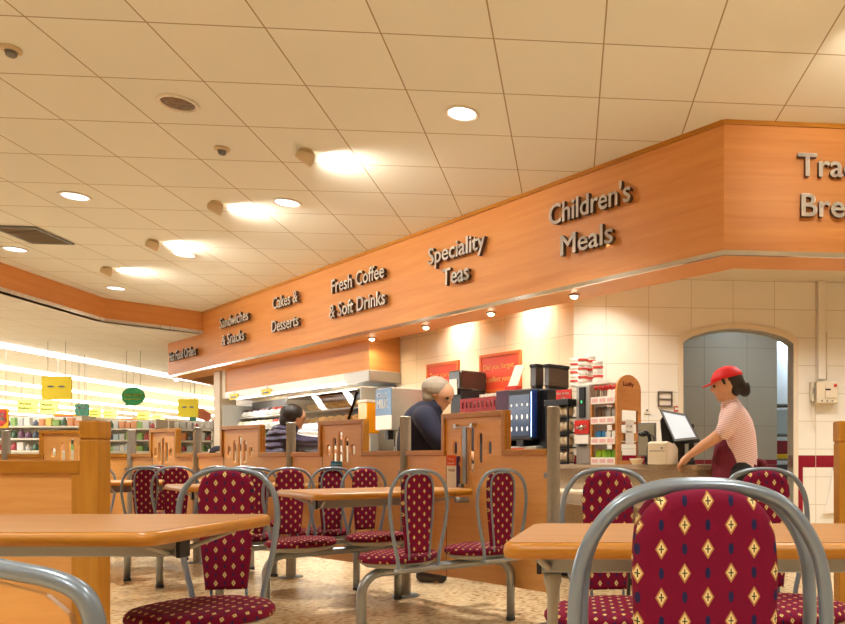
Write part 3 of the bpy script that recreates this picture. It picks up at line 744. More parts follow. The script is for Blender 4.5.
# ---------------------------------------------------------------- things on the tables
def menu_card(x, y, z, rot, h, w, cols, label, words):
    t = thing('menu_card', label, 'menu card', (x, y, z), rot, 'upright menu cards on the tables')
    MB().box(-w/2, w/2, -.005, .005, 0, h*.68).build('lower_panel', cols[1], t); MB().box(-w/2, w/2, -.005, .005, h*.68, h).build('header', cols[0], t)
    text(words[0], 'print', cols[2], t, (-w*.42, -.0055, h*.84), (1, 0, 0), Z3, (0, -1, 0), width=w*.7, cap=h*.07, depth=.0006)
    text(words[1], 'print', cols[2], t, (-w*.42, -.0055, h*.73), (1, 0, 0), Z3, (0, -1, 0), width=w*.8, cap=h*.07, depth=.0006)
    text(words[2], 'print', cols[3], t, (-w*.40, -.0055, h*.5), (1, 0, 0), Z3, (0, -1, 0), width=w*.75, cap=h*.1, depth=.0006)
    return t
M_BL = mat('teal_print', lin(30, 120, 160), .5); M_WP = mat('white_paper', lin(238, 232, 222), .6); M_BRN = mat('brown_print', lin(130, 90, 50), .6)
M_OR = mat('orange_print', lin(236, 92, 50), .5); M_PUR = mat('purple_print', lin(70, 40, 100), .5)
wd = ('New', 'Classics', 'Café')
p = at(451.5, 489, 4.66); menu_card(p.x, p.y, .779, .5, .205, .058, (M_OR, M_WP, M_WP, M_BRN), 'tall white and orange menu card on the middle table', ('Try', 'our', 'tea'))
p = at(461, 489, 4.72); t = thing('menu_card', 'purple and orange leaflet standing on the middle table', 'menu card', (p.x, p.y, .779), .5, 'upright menu cards on the tables')
MB().box(-.03, .03, -.004, .004, 0, .20).build('sheet', M_PUR, t); MB().ell((0, -.002, .15), (.018, .004, .022)).build('picture', mat('orange_pic', lin(230, 170, 60), .5), t); MB().ell((.004, -.002, .045), (.022, .004, .034)).build('picture', mat('green_pic', lin(90, 120, 60), .5), t)
t = tag(MB().box(-.1, .1, -.05, .05, 0, .008).box(-.1, .1, -.05, -.046, .008, .022).box(-.1, .1, .046, .05, .008, .022).box(-.1, -.096, -.05, .05, .008, .022).box(.096, .1, -.05, .05, .008, .022).build('condiment_tray', M_STEEL, bevel=.001), 'shallow metal condiment tray on the middle table', 'tray')
p = at(471, 489, 4.78); t.location = (p.x, p.y, .779); t.rotation_euler = (0, 0, .75)
p = at(338, 482, 5.55); menu_card(p.x, p.y, .779, .4, .165, .10, (M_BL, M_WP, M_WP, M_BRN), 'blue headed menu card on the second table back', wd)
p = at(229, 476, 6.6); menu_card(p.x, p.y, .779, .3, .155, .115, (M_BL, M_WP, M_WP, M_BRN), 'blue headed menu card on the third table back', wd)
# ---------------------------------------------------------------- servery counter
CT = .92
CA = Vector((.600, 4.93, 0))
def cl(px, off=0): 
    p, t = ray_line(px, CA+fn*off, fd); return p
def cbox(p0, p1, p2, off, z0, z1=None, y1=None, y0=None):
    """frame of a box standing along the counter: front from pixel column p0 to p1, end face on to p2"""
    A = cl(p0, off); B = cl(p1, off); w = (B-A).length
    if p2 is None: d = .3
    else: _, d = ray_line(p2, B, fn); d = abs(d)
    if y1 is not None: z1 = EYE+(CY-y1)/F*B.y
    if y0 is not None: z0 = EYE+(CY-y0)/F*B.y
    return A, w, d, z0, z1
ROTC = math.atan2(-fd.y, -fd.x)
def cthing(name, label, cat, A, z, group=None): return thing(name, label, cat, (A.x, A.y, z), ROTC, group)
# local axes of cthing: +x to the right along the counter, +y back from the customer
t = thing('servery_counter', 'long granite topped servery counter running under the fascia', 'counter', CA, ROTC)
LC = 4.98
MB().prism(rbox_poly(-LC, -.19, -.03, .60, .03), (0, 0, CT-.035), (1, 0, 0), (0, 1, 0), (0, 0, 1), .035).build('worktop', M_GRANITE, t, bevel=.008)
MB().box(-LC, -.22, .03, .57, .06, CT-.036).build('front', mat('granite_front', lin(172, 154, 132), .35, noise=.3, nscale=140), t)
MB().box(-LC, -.24, .08, .55, 0, .06).build('plinth', M_BLACK, t)
tr = MB().box(-LC, -.35, -.30, -.03, .70, .725).build('tray_rail', M_CREAM, t, bevel=.005)
for x in (-4.6, -3.6, -2.6, -1.6, -.62):
    MB().tube([(x, -.24, 0), (x, -.24, .69)], .014, 10).build('rail_leg', M_BLACK, t)

def blk(t, name, m, x0, x1, y0, y1, z0, z1, bevel=.004): return MB().box(x0, x1, y0, y1, z0, z1).build(name, m, t, bevel=bevel)
# milk dispenser
A, w, d, z0, z1 = cbox(376, 392, 424, .1, 1.30, y1=387)
t = cthing('milk_dispenser', 'steel drinks dispenser with a blue and white poster on its front', 'drinks dispenser', A, CT)
h = z1-CT
blk(t, 'body', M_BRUSH, 0, w, .0, d, .36, h, .01); blk(t, 'back_column', M_BRUSH, w*.1, w*.9, d*.55, d, .0, .36); blk(t, 'drip_tray', M_BLACK, 0, w, .0, d*.9, 0, .03)
blk(t, 'nozzle', M_BLACK, w*.4, w*.6, .03, .10, .26, .36)
po = blk(t, 'poster', mat('poster_blue', lin(120, 150, 186), .5), .004, w-.004, -.008, -.001, .52, h-.01, 0); blk(t, 'poster_foot', M_WP, .004, w-.004, -.008, -.001, .37, .52, 0)
text('Cool', 'print', M_WP, t, (.03, -.009, h-.10), (1, 0, 0), Z3, (0, -1, 0), width=w*.6, cap=.05, depth=.001)
text('MILK', 'print', M_WP, t, (.03, -.009, h-.22), (1, 0, 0), Z3, (0, -1, 0), width=w*.7, cap=.10, depth=.001, bold=.02)
# juice dispenser
A, w, d, z0, z1 = cbox(358, 367, 379, .12, 1.25, y1=402)
t = cthing('juice_dispenser', 'clear juice dispenser tank filled with orange juice', 'drinks dispenser', A, CT)
h = z1-CT
blk(t, 'tank', mat('orange_juice', lin(250, 160, 20), .15, spec=.6), 0, w, 0, d, .34, h, .01); blk(t, 'base', M_SHELL, 0, w, .04, d, 0, .34, .01); blk(t, 'lid', M_WHITE, -.005, w+.005, -.005, d+.005, h, h+.03); blk(t, 'tap', M_BLACK, w*.4, w*.6, -.04, .03, .30, .35)
# low black cabinet carrying crate and grinder
A, w, d, z0, z1 = cbox(424, 500, None, .22, CT, y1=411.5)
A = cl(424, .22); Bq = cl(507, .22); w = (Bq-A).length; hcab = z1-CT
t = cthing('back_bar_cabinet', 'long black cabinet on the counter under the red crate', 'cabinet', A, CT)
blk(t, 'body', M_BLACK, 0, w, 0, .34, 0, hcab, .006)
for i in range(4): d_ = blk(t, 'door', mat('dark_panel', lin(44, 36, 38), .3), w*i/4+.01, w*(i+1)/4-.01, -.012, -.001, .03, hcab-.02); MB().box(w*(i+1)/4-.05, w*(i+1)/4-.035, -.03, -.012, hcab*.4, hcab*.6).build('handle', M_CHROME, d_)
ztop = CT+hcab
def c2(p0, p1, off): a = cl(p0, off); b_ = cl(p1, off); return a, (b_-a).length
zz = lambda y, D: EYE+(CY-y)/F*D
# crate with cups
A, w = c2(460, 496, .25)
t = cthing('bread_crate', 'dark red plastic crate filled with white paper cups', 'crate', A, ztop+.002)
hc = .15; bm = MB(); th = .012
dC = .30
blk(t, 'base', M_CRATE, 0, w, 0, dC, 0, .012)
for nm_, q in (('side', (0, w, 0, th)), ('side', (0, w, dC-th, dC)), ('side', (0, th, th, dC-th)), ('side', (w-th, w, th, dC-th))):
    bm = MB(); bm.box(q[0], q[1], q[2], q[3], .012, .055).box(q[0], q[1], q[2], q[3], .115, hc)
    n = 9
    for i in range(n):
        if q[1]-q[0] > .1: x = q[0]+(q[1]-q[0])*i/n; bm.box(x, x+(q[1]-q[0])/n*.5, q[2], q[3], .055, .115)
        else: y = q[2]+(q[3]-q[2])*i/n; bm.box(q[0], q[1], y, y+(q[3]-q[2])/n*.5, .055, .115)
    bm.build(nm_, M_CRATE, t)
def cup(loc, rot=0, r=.04, h=.10, label='white paper cup', group='paper cups in the crate', m=None):
    o = MB().lathe([(0, 0), (r*.72, 0), (r, h), (r*1.04, h+.004), (r*.97, h+.002), (r*.69, .006), (0, .006)], seg=14).build('paper_cup', m or M_WP, origin=(0, 0, 0))
    o.location = loc; return tag(o, label, 'cup', group)
MT = wm(t); cup0 = None
for i in range(6):
    for j in range(3):
        p = MT @ Vector((.06+i*(w-.12)/5, .06+j*.09, .014)); p.z += .045*(j)
        if cup0 is None: cup0 = cup(p, label='white paper cup among many in the dark red crate')
        else: o = cup0.copy(); COL.objects.link(o); o.location = p
# grinder
A, w, d, z0, z1 = cbox(452, 463, 488, .3, 1.4, y1=375)
t = cthing('coffee_grinder', 'black rounded coffee hopper machine behind the crate, in front of the orange posters', 'coffee machine', A-fn*.02, ztop+.002)
h = z1-ztop+.05
blk(t, 'body', M_BLACK, 0, w, 0, .3, 0, h*.55, .01); blk(t, 'hopper', mat('smoked_plastic', lin(50, 42, 38), .12, spec=.8), -.01, w+.01, -.02, .31, h*.55, h, .02); blk(t, 'tag_card', M_WP, .02, w*.8, -.028, -.021, h*.45, h*.8, 0)
# purple box
A, w = c2(496, 509, .1)
t = tag(MB().box(0, w, 0, .18, 0, .19).build('storage_box', mat('purple_box', lin(70, 26, 56), .4), bevel=.005, origin=(0, 0, 0)), 'dark purple box between the crate and the touch screen', 'box')
pz = zz(412, A.y); t.location = (A.x, A.y, pz); t.rotation_euler = (0, 0, ROTC)
t2 = cthing('box_stand', 'black stand under the dark purple box', 'stand', A, CT); blk(t2, 'column', M_BLACK, 0, w, .0, .10, 0, pz-CT-.001)
# leaflet holder
A, w = c2(507, 520, .38)
zb_ = zz(392, A.y)
t = cthing('leaflet_holder', 'white leaflet leaning in a red holder above the crate', 'leaflet holder', A, zb_)
M_LEAF = mat('pale_leaflet', lin(240, 210, 196), .5)
MB().prism([(0, 0), (w*.75, 0), (w, .24), (w*.3, .24)], (0, 0, .02), (1, 0, 0), (0, .25, .97), (0, -1, .2), .006).build('leaflet', M_LEAF, t)
blk(t, 'holder', M_RED, 0, w*.85, -.03, .05, -.06, .05); blk(t, 'stem', M_BLACK, w*.3, w*.5, 0, .03, ztop-zb_+.002, -.06)
# touch screen coffee machine
A, w, d, z0, z1 = cbox(508, 532, 548, .08, CT, y1=388)
t = cthing('coffee_machine', 'black bean-to-cup coffee machine with a lit touch screen', 'coffee machine', A, CT)
h = z1-CT; d = .42
blk(t, 'body', M_BLACK, 0.02, w+.10, .10, .30, 0, h, .01)
sc_ = blk(t, 'screen_housing', M_BLACK, 0, w, 0, .10, h-.45, h, .012)
blk(t, 'blue_edge', mat('blue_side', lin(16, 44, 110), .3), w-.003, w+.012, .004, .05, h-.43, h-.01, .01)
MB().box(w-.012, w-.004, -.003, -.0005, h-.42, h-.03).build('light_strip', mat('blue_led', (1, 1, 1, 1), .3, emit=lin(120, 180, 255), estr=3), t)
s2 = MB().box(.025, w-.03, -.004, -.0005, h-.41, h-.05).build('screen', mat('lit_screen', lin(60, 70, 90), .1, emit=lin(110, 125, 150), estr=.22), sc_)
bm = MB()
for i in range(4):
    for j in range(3): bm.ell((.055+i*(w-.11)/3, -.006, h-.14-j*.105), (.011, .002, .022 if j else .013), 10)
bm.build('drink_icons', mat('icon_white', (1, 1, 1, 1), .4, emit=(1, 1, 1, 1), estr=.45), sc_)
blk(t, 'lower_front', M_BRUSH, 0, w+.04, .02, .1, .10, h-.50, .008); blk(t, 'drip_tray', M_BLACK, -.01, w+.06, -.02, .12, .0, .09)
blk(t, 'spout', M_BLACK, w*.35, w*.65, .0, .1, h-.5, h-.45)
rp = blk(t, 'notice', M_RED, .03, w*.6, .012, .019, .14, h-.54, 0)
for i, wd_ in enumerate(('MORE', 'CUPS', 'HERE', 'now')): text(wd_, 'print', M_WP, rp, (.045, .0115, h-.60-i*.055), (1, 0, 0), Z3, (0, -1, 0), width=w*.42, cap=.035, depth=.001)
# hoppers
M_HOP = mat('smoked_plastic2', lin(62, 48, 38), .15, spec=.8)
for (p0, p1, p2, lb) in ((530, 536, 544, 'narrow smoked bean hopper, left of the pair on the coffee machine'), (544, 549, 569, 'wide smoked bean hopper, right of the pair on the coffee machine')):
    A, w, d, z0, z1 = cbox(p0, p1, p2, .2, 0, y1=363.5, y0=388)
    t = cthing('bean_hopper', lb, 'hopper', A, z0+.0); hh = z1-z0
    blk(t, 'tank', M_HOP, 0, w, 0, d, .02, hh-.03, .006); blk(t, 'lid', M_BLACK, -.006, w+.006, -.006, d+.006, hh-.03, hh, .006); blk(t, 'collar', M_BLACK, .006, w-.006, .006, d-.006, 0, .02)
# second machine body behind, under the wide hopper
A, w, d, z0, z1 = cbox(546, 556, 570, .28, CT, y1=390)
t = cthing('coffee_machine', 'plain black machine body right of the touch screen, partly behind the fluted post', 'coffee machine', A, CT); h = z1-CT
blk(t, 'body', mat('dark_machine', lin(34, 28, 30), .3), 0, w, 0, d, 0, h, .01); blk(t, 'top_plate', M_BLACK, -.02, w+.03, -.05, d+.02, h-.16, h-.12, .005); blk(t, 'panel', M_BLACK, .01, w-.01, -.012, -.001, .1, h-.2)
# small red sign above
A, w = c2(556, 571, .12)
t = cthing('counter_sign', 'small red sign standing above the glass cup rack', 'sign', A, zz(401, A.y)); blk(t, 'board', M_RED, 0, w, 0, .01, 0, .09, 0); blk(t, 'foot', M_BLACK, .02, w-.02, -.02, .05, -.01, 0, 0)
text('Hot drinks', 'print', M_WP, t, (.01, -.001, .05), (1, 0, 0), Z3, (0, -1, 0), width=w*.8, cap=.022, depth=.001); text('Tea', 'print', M_WP, t, (w*.3, -.001, .015), (1, 0, 0), Z3, (0, -1, 0), width=w*.3, cap=.02, depth=.001)
# cup rack
A, w, d, z0, z1 = cbox(545.5, 568, None, .05, CT, y1=401)
t = cthing('cup_rack', 'black rack of upturned glass cups behind the nearest fluted post', 'rack', A, CT); h = z1-CT; d = .2
for x in (0, w-.012):
    for y in (0, d-.012): blk(t, 'upright', M_BLACK, x, x+.012, y, y+.012, 0, h, 0)
lev = [h*q for q in (.02, .26, .5, .74)]
for z in lev+[h-.03]: blk(t, 'shelf', M_BLACK, 0, w, 0, d, z, z+.008, 0)
blk(t, 'top_box', M_BLACK, -.01, w+.01, -.01, d, h-.03, h+.02)
MT = wm(t); gc = None; M_GC = mat('glass_cup', lin(210, 190, 160), .08, .35, spec=.8)
for z in lev:
    for i in range(4):
        p = MT @ Vector((.05+i*(w-.10)/3, .06, z+.009))
        if gc is None:
            gc = thing('glass_cup', 'rounded glass cup in the black cup rack', 'cup', p, ROTC, 'glass cups in the rack')
            MB().lathe([(0, 0), (.026, 0), (.038, .02), (.042, .05), (.038, .085), (.034, .085), (.038, .05), (.034, .022), (0, .006)], seg=14).build('bowl', M_GC, gc)
            MB().tube([(.04, 0, .07), (.062, 0, .06), (.062, 0, .03), (.04, 0, .025)], .004, 6).build('handle', M_GC, gc)
        else: dup(gc, p, ROTC, gc['label'])
# boiler
A, w, d, z0, z1 = cbox(575, 589, 594, .1, CT, y1=384)
t = cthing('water_boiler', 'tall steel water boiler with a green light and a red sign', 'boiler', A, CT); h = z1-CT; d = max(d, .22)
blk(t, 'body', M_BRUSH, 0, w, 0.01, d, 0, h, .01); blk(t, 'control_panel', M_BLACK, w*.3, w*.7, -.004, .012, h-.27, h-.02, .003)
MB().ell((w*.5, -.006, h-.14), (.008, .003, .012), 10).build('green_light', mat('green_led', (0, 0, 0, 1), .3, emit=lin(60, 230, 120), estr=2), t)
sg_ = blk(t, 'sign', M_RED, 0.0, w, -.006, .01, h-.40, h-.29, 0); text('caution HOT', 'print', M_WP, sg_, (.02, -.007, h-.355), (1, 0, 0), Z3, (0, -1, 0), width=w*.75, cap=.025, depth=.001)
blk(t, 'label', M_WP, 0.0, w, -.005, .01, h-.48, h-.41, 0)
blk(t, 'tap_recess', M_BLACK, w*.3, w*.8, -.004, .012, .16, h-.5, .003); MB().lathe([(0, 0), (.022, 0), (.022, .02), (0, .02)], M=Matrix.Translation((w*.55, -.004, .30)) @ Matrix.Rotation(PI/2, 4, 'X')).build('dial', M_CHROME, t)
zboil = z1
# stacks of take-away cups on the boiler and machine
M_CUPR = mat('red_band_cup', lin(212, 70, 60), .5)
for (px, ys, off, n, lb) in ((575, 394, .34, 7, 'left'), (583, 384, .2, 6, 'second'), (591, 384, .3, 7, 'third'), (598, 384, .22, 5, 'right')):
    a = cl(px, off); zb_ = zboil+.016
    t = thing('cup_stack', 'stack of white take-away cups with red bands, '+lb+' of four above the boiler', 'cup stack', (a.x, a.y, zb_), 0, 'take-away cup stacks')
    bm = MB(); bm2 = MB()
    for i in range(n):
        z = i*.036; bm.lathe([(0, z), (.033, z), (.046, z+.0358), (0, z+.0358)], seg=14)
        if i % 2: bm.mi = 1; bm.lathe([(.0385, z+.010), (.0462, z+.030), (.036, z+.03), (.036, z+.010)], seg=14); bm.mi = 0
    bm.build('cups', [M_WP, M_CUPR], t); bm2.bm.free()
a = cl(590, .16); A0 = cl(576, .16)
t = cthing('cup_shelf', 'white shelf board under the take-away cups', 'shelf', A0, zboil+.001); blk(t, 'board', M_WHITE, -.02, .38, 0, .34, .0, .013, .003); blk(t, 'lip', M_WHITE, -.02, .38, -.004, 0, .0, .02, 0)
# wooden snack rack
A, w, d, z0, z1 = cbox(590, 617, 641, .05, CT, y1=398)
t = cthing('snack_rack', 'wooden snack rack with an arched header on the counter', 'rack', A, CT); h = z1-CT
zt = zz(371.5, A.y-.3)-CT
s = .018
blk(t, 'left_upright', M_SHELFW, 0, s, 0, .03, 0, h); blk(t, 'left_upright', M_SHELFW, 0, s, d-.03, d, 0, h)
# end panel with arch header and two openings, facing the till side
def hol(y0, y1, a0, a1): return [(y0, a0), (y1, a0), (y1, a1), (y0, a1)]
hd = [(0, 0), (d, 0), (d, zt-.12)]+[(d/2+d/2*math.cos(q), zt-.12+.12*math.sin(q)) for q in [PI*i/10 for i in range(1, 10)]]+[(0, zt-.12)]
MB().prism(hd, (w-s, 0, 0), (0, 1, 0), (0, 0, 1), (1, 0, 0), s, [hol(.05, d-.04, h*.48, h*.83), hol(.05, d-.04, h*.06, h*.36)]).build('end_panel', M_SHELFW, t)
text('Lolly', 'print', mat('dark_red_print', lin(130, 30, 20), .5), t, (w+.001, d*.25, zt-.09), (0, 1, 0), Z3, (1, 0, 0), width=d*.45, cap=.035, depth=.001)
lv = [0.0, h*.31, h*.62, h*.93]
MT = wm(t)
for i, z in enumerate(lv):
    sh = blk(t, 'shelf', M_SHELFW, s, w-s, 0.0, d, z+.004, z+.02, 0)
    fr = blk(t, 'price_rail', M_WP, s, w-s, -.008, -.001, z, z+.055, 0)
    bm = MB()
    for q in range(3): bm.box(s+.01+q*(w-.04)/3, s+.075+q*(w-.04)/3, -.0095, -.008, z+.012, z+.042)
    bm.build('price_label', mat('pink_label', lin(224, 176, 170), .5), fr)
items = [(0, 'green', lin(150, 190, 50)), (1, 'blue', lin(50, 120, 170)), (2, 'brown', lin(90, 62, 40)), (0, 'lime', lin(110, 160, 40)), (1, 'white', lin(225, 220, 210)), (2, 'silver', lin(150, 140, 130))]
for i, (sh, cn, cc) in enumerate(items):
    for q in range(2):
        x = .03+(.0 if i < 3 else (w-.08)/2)+q*.07; hgt = [.10, .09, .12][sh]
        p = MT @ Vector((x+.03, .06, lv[sh]+.021))
        o = MB().prism([(-.028, 0), (.028, 0), (.032, hgt*.85), (.0, hgt), (-.032, hgt*.85)], (0, -.03, 0), (1, 0, 0), (0, 0, 1), (0, 1, 0), .06).build('snack_packet', mat('pack_'+cn, cc, .35), origin=(0, 0, 0), bevel=.006)
        o.location = p; o.rotation_euler = (0, 0, ROTC); tag(o, '%s snack packet on the %s shelf of the wooden rack, %s of its pair' % (cn, ['bottom', 'second', 'third'][sh], ['left', 'right'][q]), 'snack packet', 'snack packets in the wooden rack')
for i in range(11):
    x = .02+(w-.04)*i/10; p = MT @ Vector((x, .05+.05*(i % 2), lv[3]+.021))
    if i == 0:
        lp = thing('lollipop', 'red wrapped lollipop standing in a row on top of the wooden rack', 'lollipop', p, 0, 'lollipops on the wooden rack')
        MB().cyl((0, 0, 0), (0, 0, .10), .0025, 6).build('stick', M_WP, lp); MB().ell((0, 0, .112), (.018, .018, .02), 10).build('sweet', mat('red_sweet', lin(190, 40, 40), .3), lp)
    else: dup(lp, p, 0, lp['label'])
for i in range(5):
    p = MT @ Vector((w-.05, .07+i*(d-.12)/4, h*.93+.021))
    if i == 0: lq = dup(lp, p, 0, 'dark red lollipop at the end of the wooden rack under its header', 'lollipops under the header')
    else: dup(lq, p, 0, lq['label'], 'lollipops under the header')
a = MT @ Vector((w+.012, d*.30, .16)); 
t = thing('notice_sheet', 'white printed notice hung on the end of the wooden rack', 'notice', a, ROTC)
blk(t, 'sheet', M_WP, -.002, .0, 0, .10, 0, .19, 0); text('thank you', 'print', M_BLACK, t, (.0005, .01, .09), (0, 1, 0), Z3, (1, 0, 0), width=.07, cap=.014, depth=.0005); text('£ 1.20', 'print', M_BLACK, t, (.0005, .015, .13), (0, 1, 0), Z3, (1, 0, 0), width=.06, cap=.018, depth=.0005)
# bowl
p = at(637, 461, 5.32); o = MB().lathe([(0, 0), (.03, 0), (.05, .03), (.055, .045), (.048, .045), (.03, .012), (0, .01)]).build('small_bowl', mat('bowl_cream', lin(225, 205, 170), .3), origin=(0, 0, 0)); o.location = (p.x, 5.32, CT+.001); tag(o, 'small cream bowl left of the black scanner stand', 'bowl')
# scanner stand
p = at(649, 463, 5.3)
t = thing('scanner_stand', 'black barcode scanner on an upright stand left of the white printer', 'scanner', (p.x, 5.3, CT))
MB().lathe([(0, 0), (.04, 0), (.035, .015), (0, .02)]).build('base', M_BLACK, t); MB().tube(crom([(0, 0, .01), (-.004, 0, .10), (.004, 0, .19), (-.02, 0, .235), (-.05, 0, .225)]), .014, 10).build('stem', M_BLACK, t)
MB().ell((-.045, 0, .222), (.036, .024, .02), 12).build('head', M_BLACK, t); MB().tube(crom([(.01, 0, .22), (.035, 0, .19), (.03, 0, .10), (.01, .01, .02)]), .004, 8).build('cable', M_BLACK, t)
t = thing('receipt_stand', 'small framed price display behind the black scanner', 'display', at(648, 463, 5.42)*1, -.3); t.location.z = CT
MB().prism(hol(-.075, .065, .06, .31), (0, 0, 0), (1, 0, 0), (.0, .0, 1), (0, -1, 0), .012).build('frame', M_GREYP, t, bevel=.003); MB().box(-.065, .055, -.016, -.0125, .07, .30).build('screen', mat('dull_screen', lin(150, 146, 128), .2), t); MB().box(-.02, .02, -.02, .02, 0, .06).build('foot', M_BLACK, t)
# printer
t = thing('receipt_printer', 'beige receipt printer box beside the cash till', 'printer', (at(663, 463, 5.18).x, 5.20, CT), ROTC+.25)
bm = MB(); bm.prism([(-.10, 0), (.10, 0), (.10, .12), (.06, .145), (-.07, .165), (-.10, .155)], (-.075, 0, 0), (0, 1, 0), (0, 0, 1), (1, 0, 0), .15)
bm.build('case', mat('beige_plastic', lin(214, 200, 174), .45), t, bevel=.008); MB().box(-.06, .06, -.102, -.099, .095, .10).build('paper_slot', M_GREYP, t); MB().box(.03, .045, -.103, -.099, .11, .125).build('button', M_GREYP, t)
# till
p = at(681, 463, 5.35)
t = thing('cash_till', 'black cash till with a tilted white lit screen', 'cash till', (p.x, 5.35, CT), 0)
C4 = [at(659, 409, 5.40), at(686, 414, 5.34), at(700, 440, 5.22), at(674, 442.5, 5.28)]
C4 = [v-Vector((p.x, 5.35, CT)) for v in C4]; cen = sum(C4, Vector())/4; nn = (C4[1]-C4[0]).cross(C4[3]-C4[0]).normalized()
if nn.y > 0: nn = -nn
def quad(t, name, m, s, o0, o1):
    Q = [cen+(v-cen)*s for v in C4]; return MB().hexa([v+nn*o0 for v in Q]+[v+nn*o1 for v in Q]).build(name, m, t, bevel=.003)
quad(t, 'monitor', M_BLACK, 1.0, -.05, 0); quad(t, 'bezel', M_GREYP, .93, .0, .003); quad(t, 'screen', mat('till_screen', lin(200, 208, 214), .1, emit=lin(200, 214, 228), estr=.55), .80, .003, .006)
MB().box(-.035, .03, .02, .09, .0, .30).build('pole', M_BLACK, t, bevel=.005); MB().box(-.09, .10, -.06, .14, 0, .03).build('base', M_BLACK, t, bevel=.005)
MB().prism([(-.13, .10), (-.05, .10), (-.05, .33), (-.11, .39), (-.15, .33)], (0, .05, 0), (1, 0, 0), (0, 0, 1), (0, 1, 0), .06).build('rear_housing', M_BLACK, t, bevel=.005)
MB().box(.06, .10, .05, .08, .03, .30).build('card_reader', M_BLACK, t, bevel=.004)
# ---------------------------------------------------------------- on the walls
def wall_item(name, label, cat, px, py, off=.0):
    p = onback(px, py, off); return thing(name, label, cat, p, YAW)
sc = 6.85/F
t = wall_item('wall_notice', 'small dark framed notice on the tiled wall left of the arch', 'notice', 665, 407)
bm = MB(); bm.box(-.07, .07, -.018, -.001, 0, .015).box(-.07, .07, -.018, -.001, .13, .145).box(-.07, -.055, -.018, -.001, .015, .13).box(.055, .07, -.018, -.001, .015, .13).box(-.055, .055, -.018, -.001, .066, .078); bm.build('frame', mat('dark_frame', lin(92, 80, 66), .5), t)
MB().box(-.055, .055, -.006, -.001, .015, .13).build('sheet', M_WP, t)
t = wall_item('wall_switch', 'tiny wall switch plate above the till', 'switch', 647, 414)
MB().box(-.03, .03, -.008, -.001, 0, .02).build('plate', M_CREAM, t); MB().cyl((0, -.012, .035), (0, -.001, .035), .008, 10).build('button', M_BLACK, t)
t = wall_item('wall_notice', 'small red and white card on the tiled wall behind the till', 'notice', 677, 412)
MB().box(-.03, .03, -.008, -.001, 0, .055).build('card', mat('pink_card', lin(190, 100, 90), .5), t); MB().box(-.02, .02, -.010, -.008, .02, .04).build('print', M_WP, t)
# conduit and electrical box
t = wall_item('cable_conduit', 'white cable conduit running down the tiled wall right of the arch', 'conduit', 820.5, 380)
zc = t.location.z; MB().box(-.036, .036, -.05, -.001, 0, 2.655-zc).build('duct', M_WHITE, t, bevel=.006); MB().cyl((.05, -.02, 0), (.05, -.02, .45), .008, 8).build('cable', M_CREAM, t)
t = wall_item('control_box', 'cream electrical control box with a red button under the conduit', 'control box', 823.5, 404)
MB().box(-.10, .11, -.10, -.001, 0, .205).build('case', mat('box_cream', lin(226, 214, 186), .4), t, bevel=.01)
MB().box(-.02, .09, -.112, -.10, .05, .17).build('panel', M_CREAM, t, bevel=.003); MB().cyl((.075, -.125, .165), (.075, -.10, .165), .014, 12).build('red_button', M_RED, t)
MB().box(-.02, .03, -.114, -.1115, .12, .135).build('display', M_BLACK, t)
for q in range(3): MB().cyl((-.05+q*.05, -.105, .022), (-.05+q*.05, -.1, .022), .009, 8).build('screw', M_GREYP, t)
t = wall_item('wall_phone', 'cream wall telephone with hanging cord beside the control box', 'telephone', 811, 402)
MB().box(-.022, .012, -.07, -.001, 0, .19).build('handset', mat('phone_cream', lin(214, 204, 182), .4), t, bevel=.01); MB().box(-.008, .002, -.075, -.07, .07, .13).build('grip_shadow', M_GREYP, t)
MB().tube(crom([(-.005, -.04, 0), (-.01, -.04, -.1), (.01, -.04, -.2), (.035, -.04, -.24), (.03, -.03, -.1), (.03, -.02, -.0)], 5), .005, 8).build('cord', M_CREAM, t)
t = wall_item('hanging_towel', 'white cloth hanging low on the tiled wall at the right edge', 'towel', 833, 514)
MB().prism([(-.11, 0), (.02, 0), (.04, .35), (.03, .42), (.0, .42), (-.03, .3), (-.06, .12)], (0, -.03, 0), (1, 0, 0), (0, 0, 1), (0, 1, 0), .028).build('cloth', M_WP, t, bevel=.01); MB().box(-.0, .035, -.04, -.001, .42, .45).build('hook', M_GREYP, t)
# framed posters on the warm wall
def posters(px0, px1, ytl, ybl, label, lines):
    Aw = W0-fn*.002; p, _ = ray_line(px0, Aw, fd); q, _ = ray_line(px1, Aw, fd); w = (q-p).length; z1 = EYE+(CY-ytl)/F*p.y; z0 = EYE+(CY-ybl)/F*p.y
    t = thing('menu_board', label, 'menu board', (p.x, p.y, z0), ROTC, 'orange menu boards on the warm tiled wall'); h = z1-z0
    MB().box(.02, w-.02, -.015, -.001, .02, h-.02).build('board', mat('orange_red_board', lin(206, 66, 34), .5), t)
    bm = MB(); e = .03; bm.box(0, w, -.025, -.001, 0, e).box(0, w, -.025, -.001, h-e, h).box(0, e, -.025, -.001, e, h-e).box(w-e, w, -.025, -.001, e, h-e); bm.build('frame', mat('orange_frame', lin(214, 104, 40), .5), t)
    for i, l in enumerate(lines): text(l, 'print', mat('yellow_chalk', lin(240, 190, 110), .6), t, (e*2, -.016, h-.16-i*.13), (1, 0, 0), Z3, (0, -1, 0), width=(w-.12)*(.92-.1*(i % 2)), cap=.055, depth=.001)
posters(428, 460, 365, 402, 'orange red menu board on the warm wall, left of the two', ['Treat yourself', 'to coffee', 'and cake'])
posters(481, 522, 356, 394, 'orange red menu board asking Did you forget, right of the two', ['Did you forget', 'to collect your', 'cutlery'])
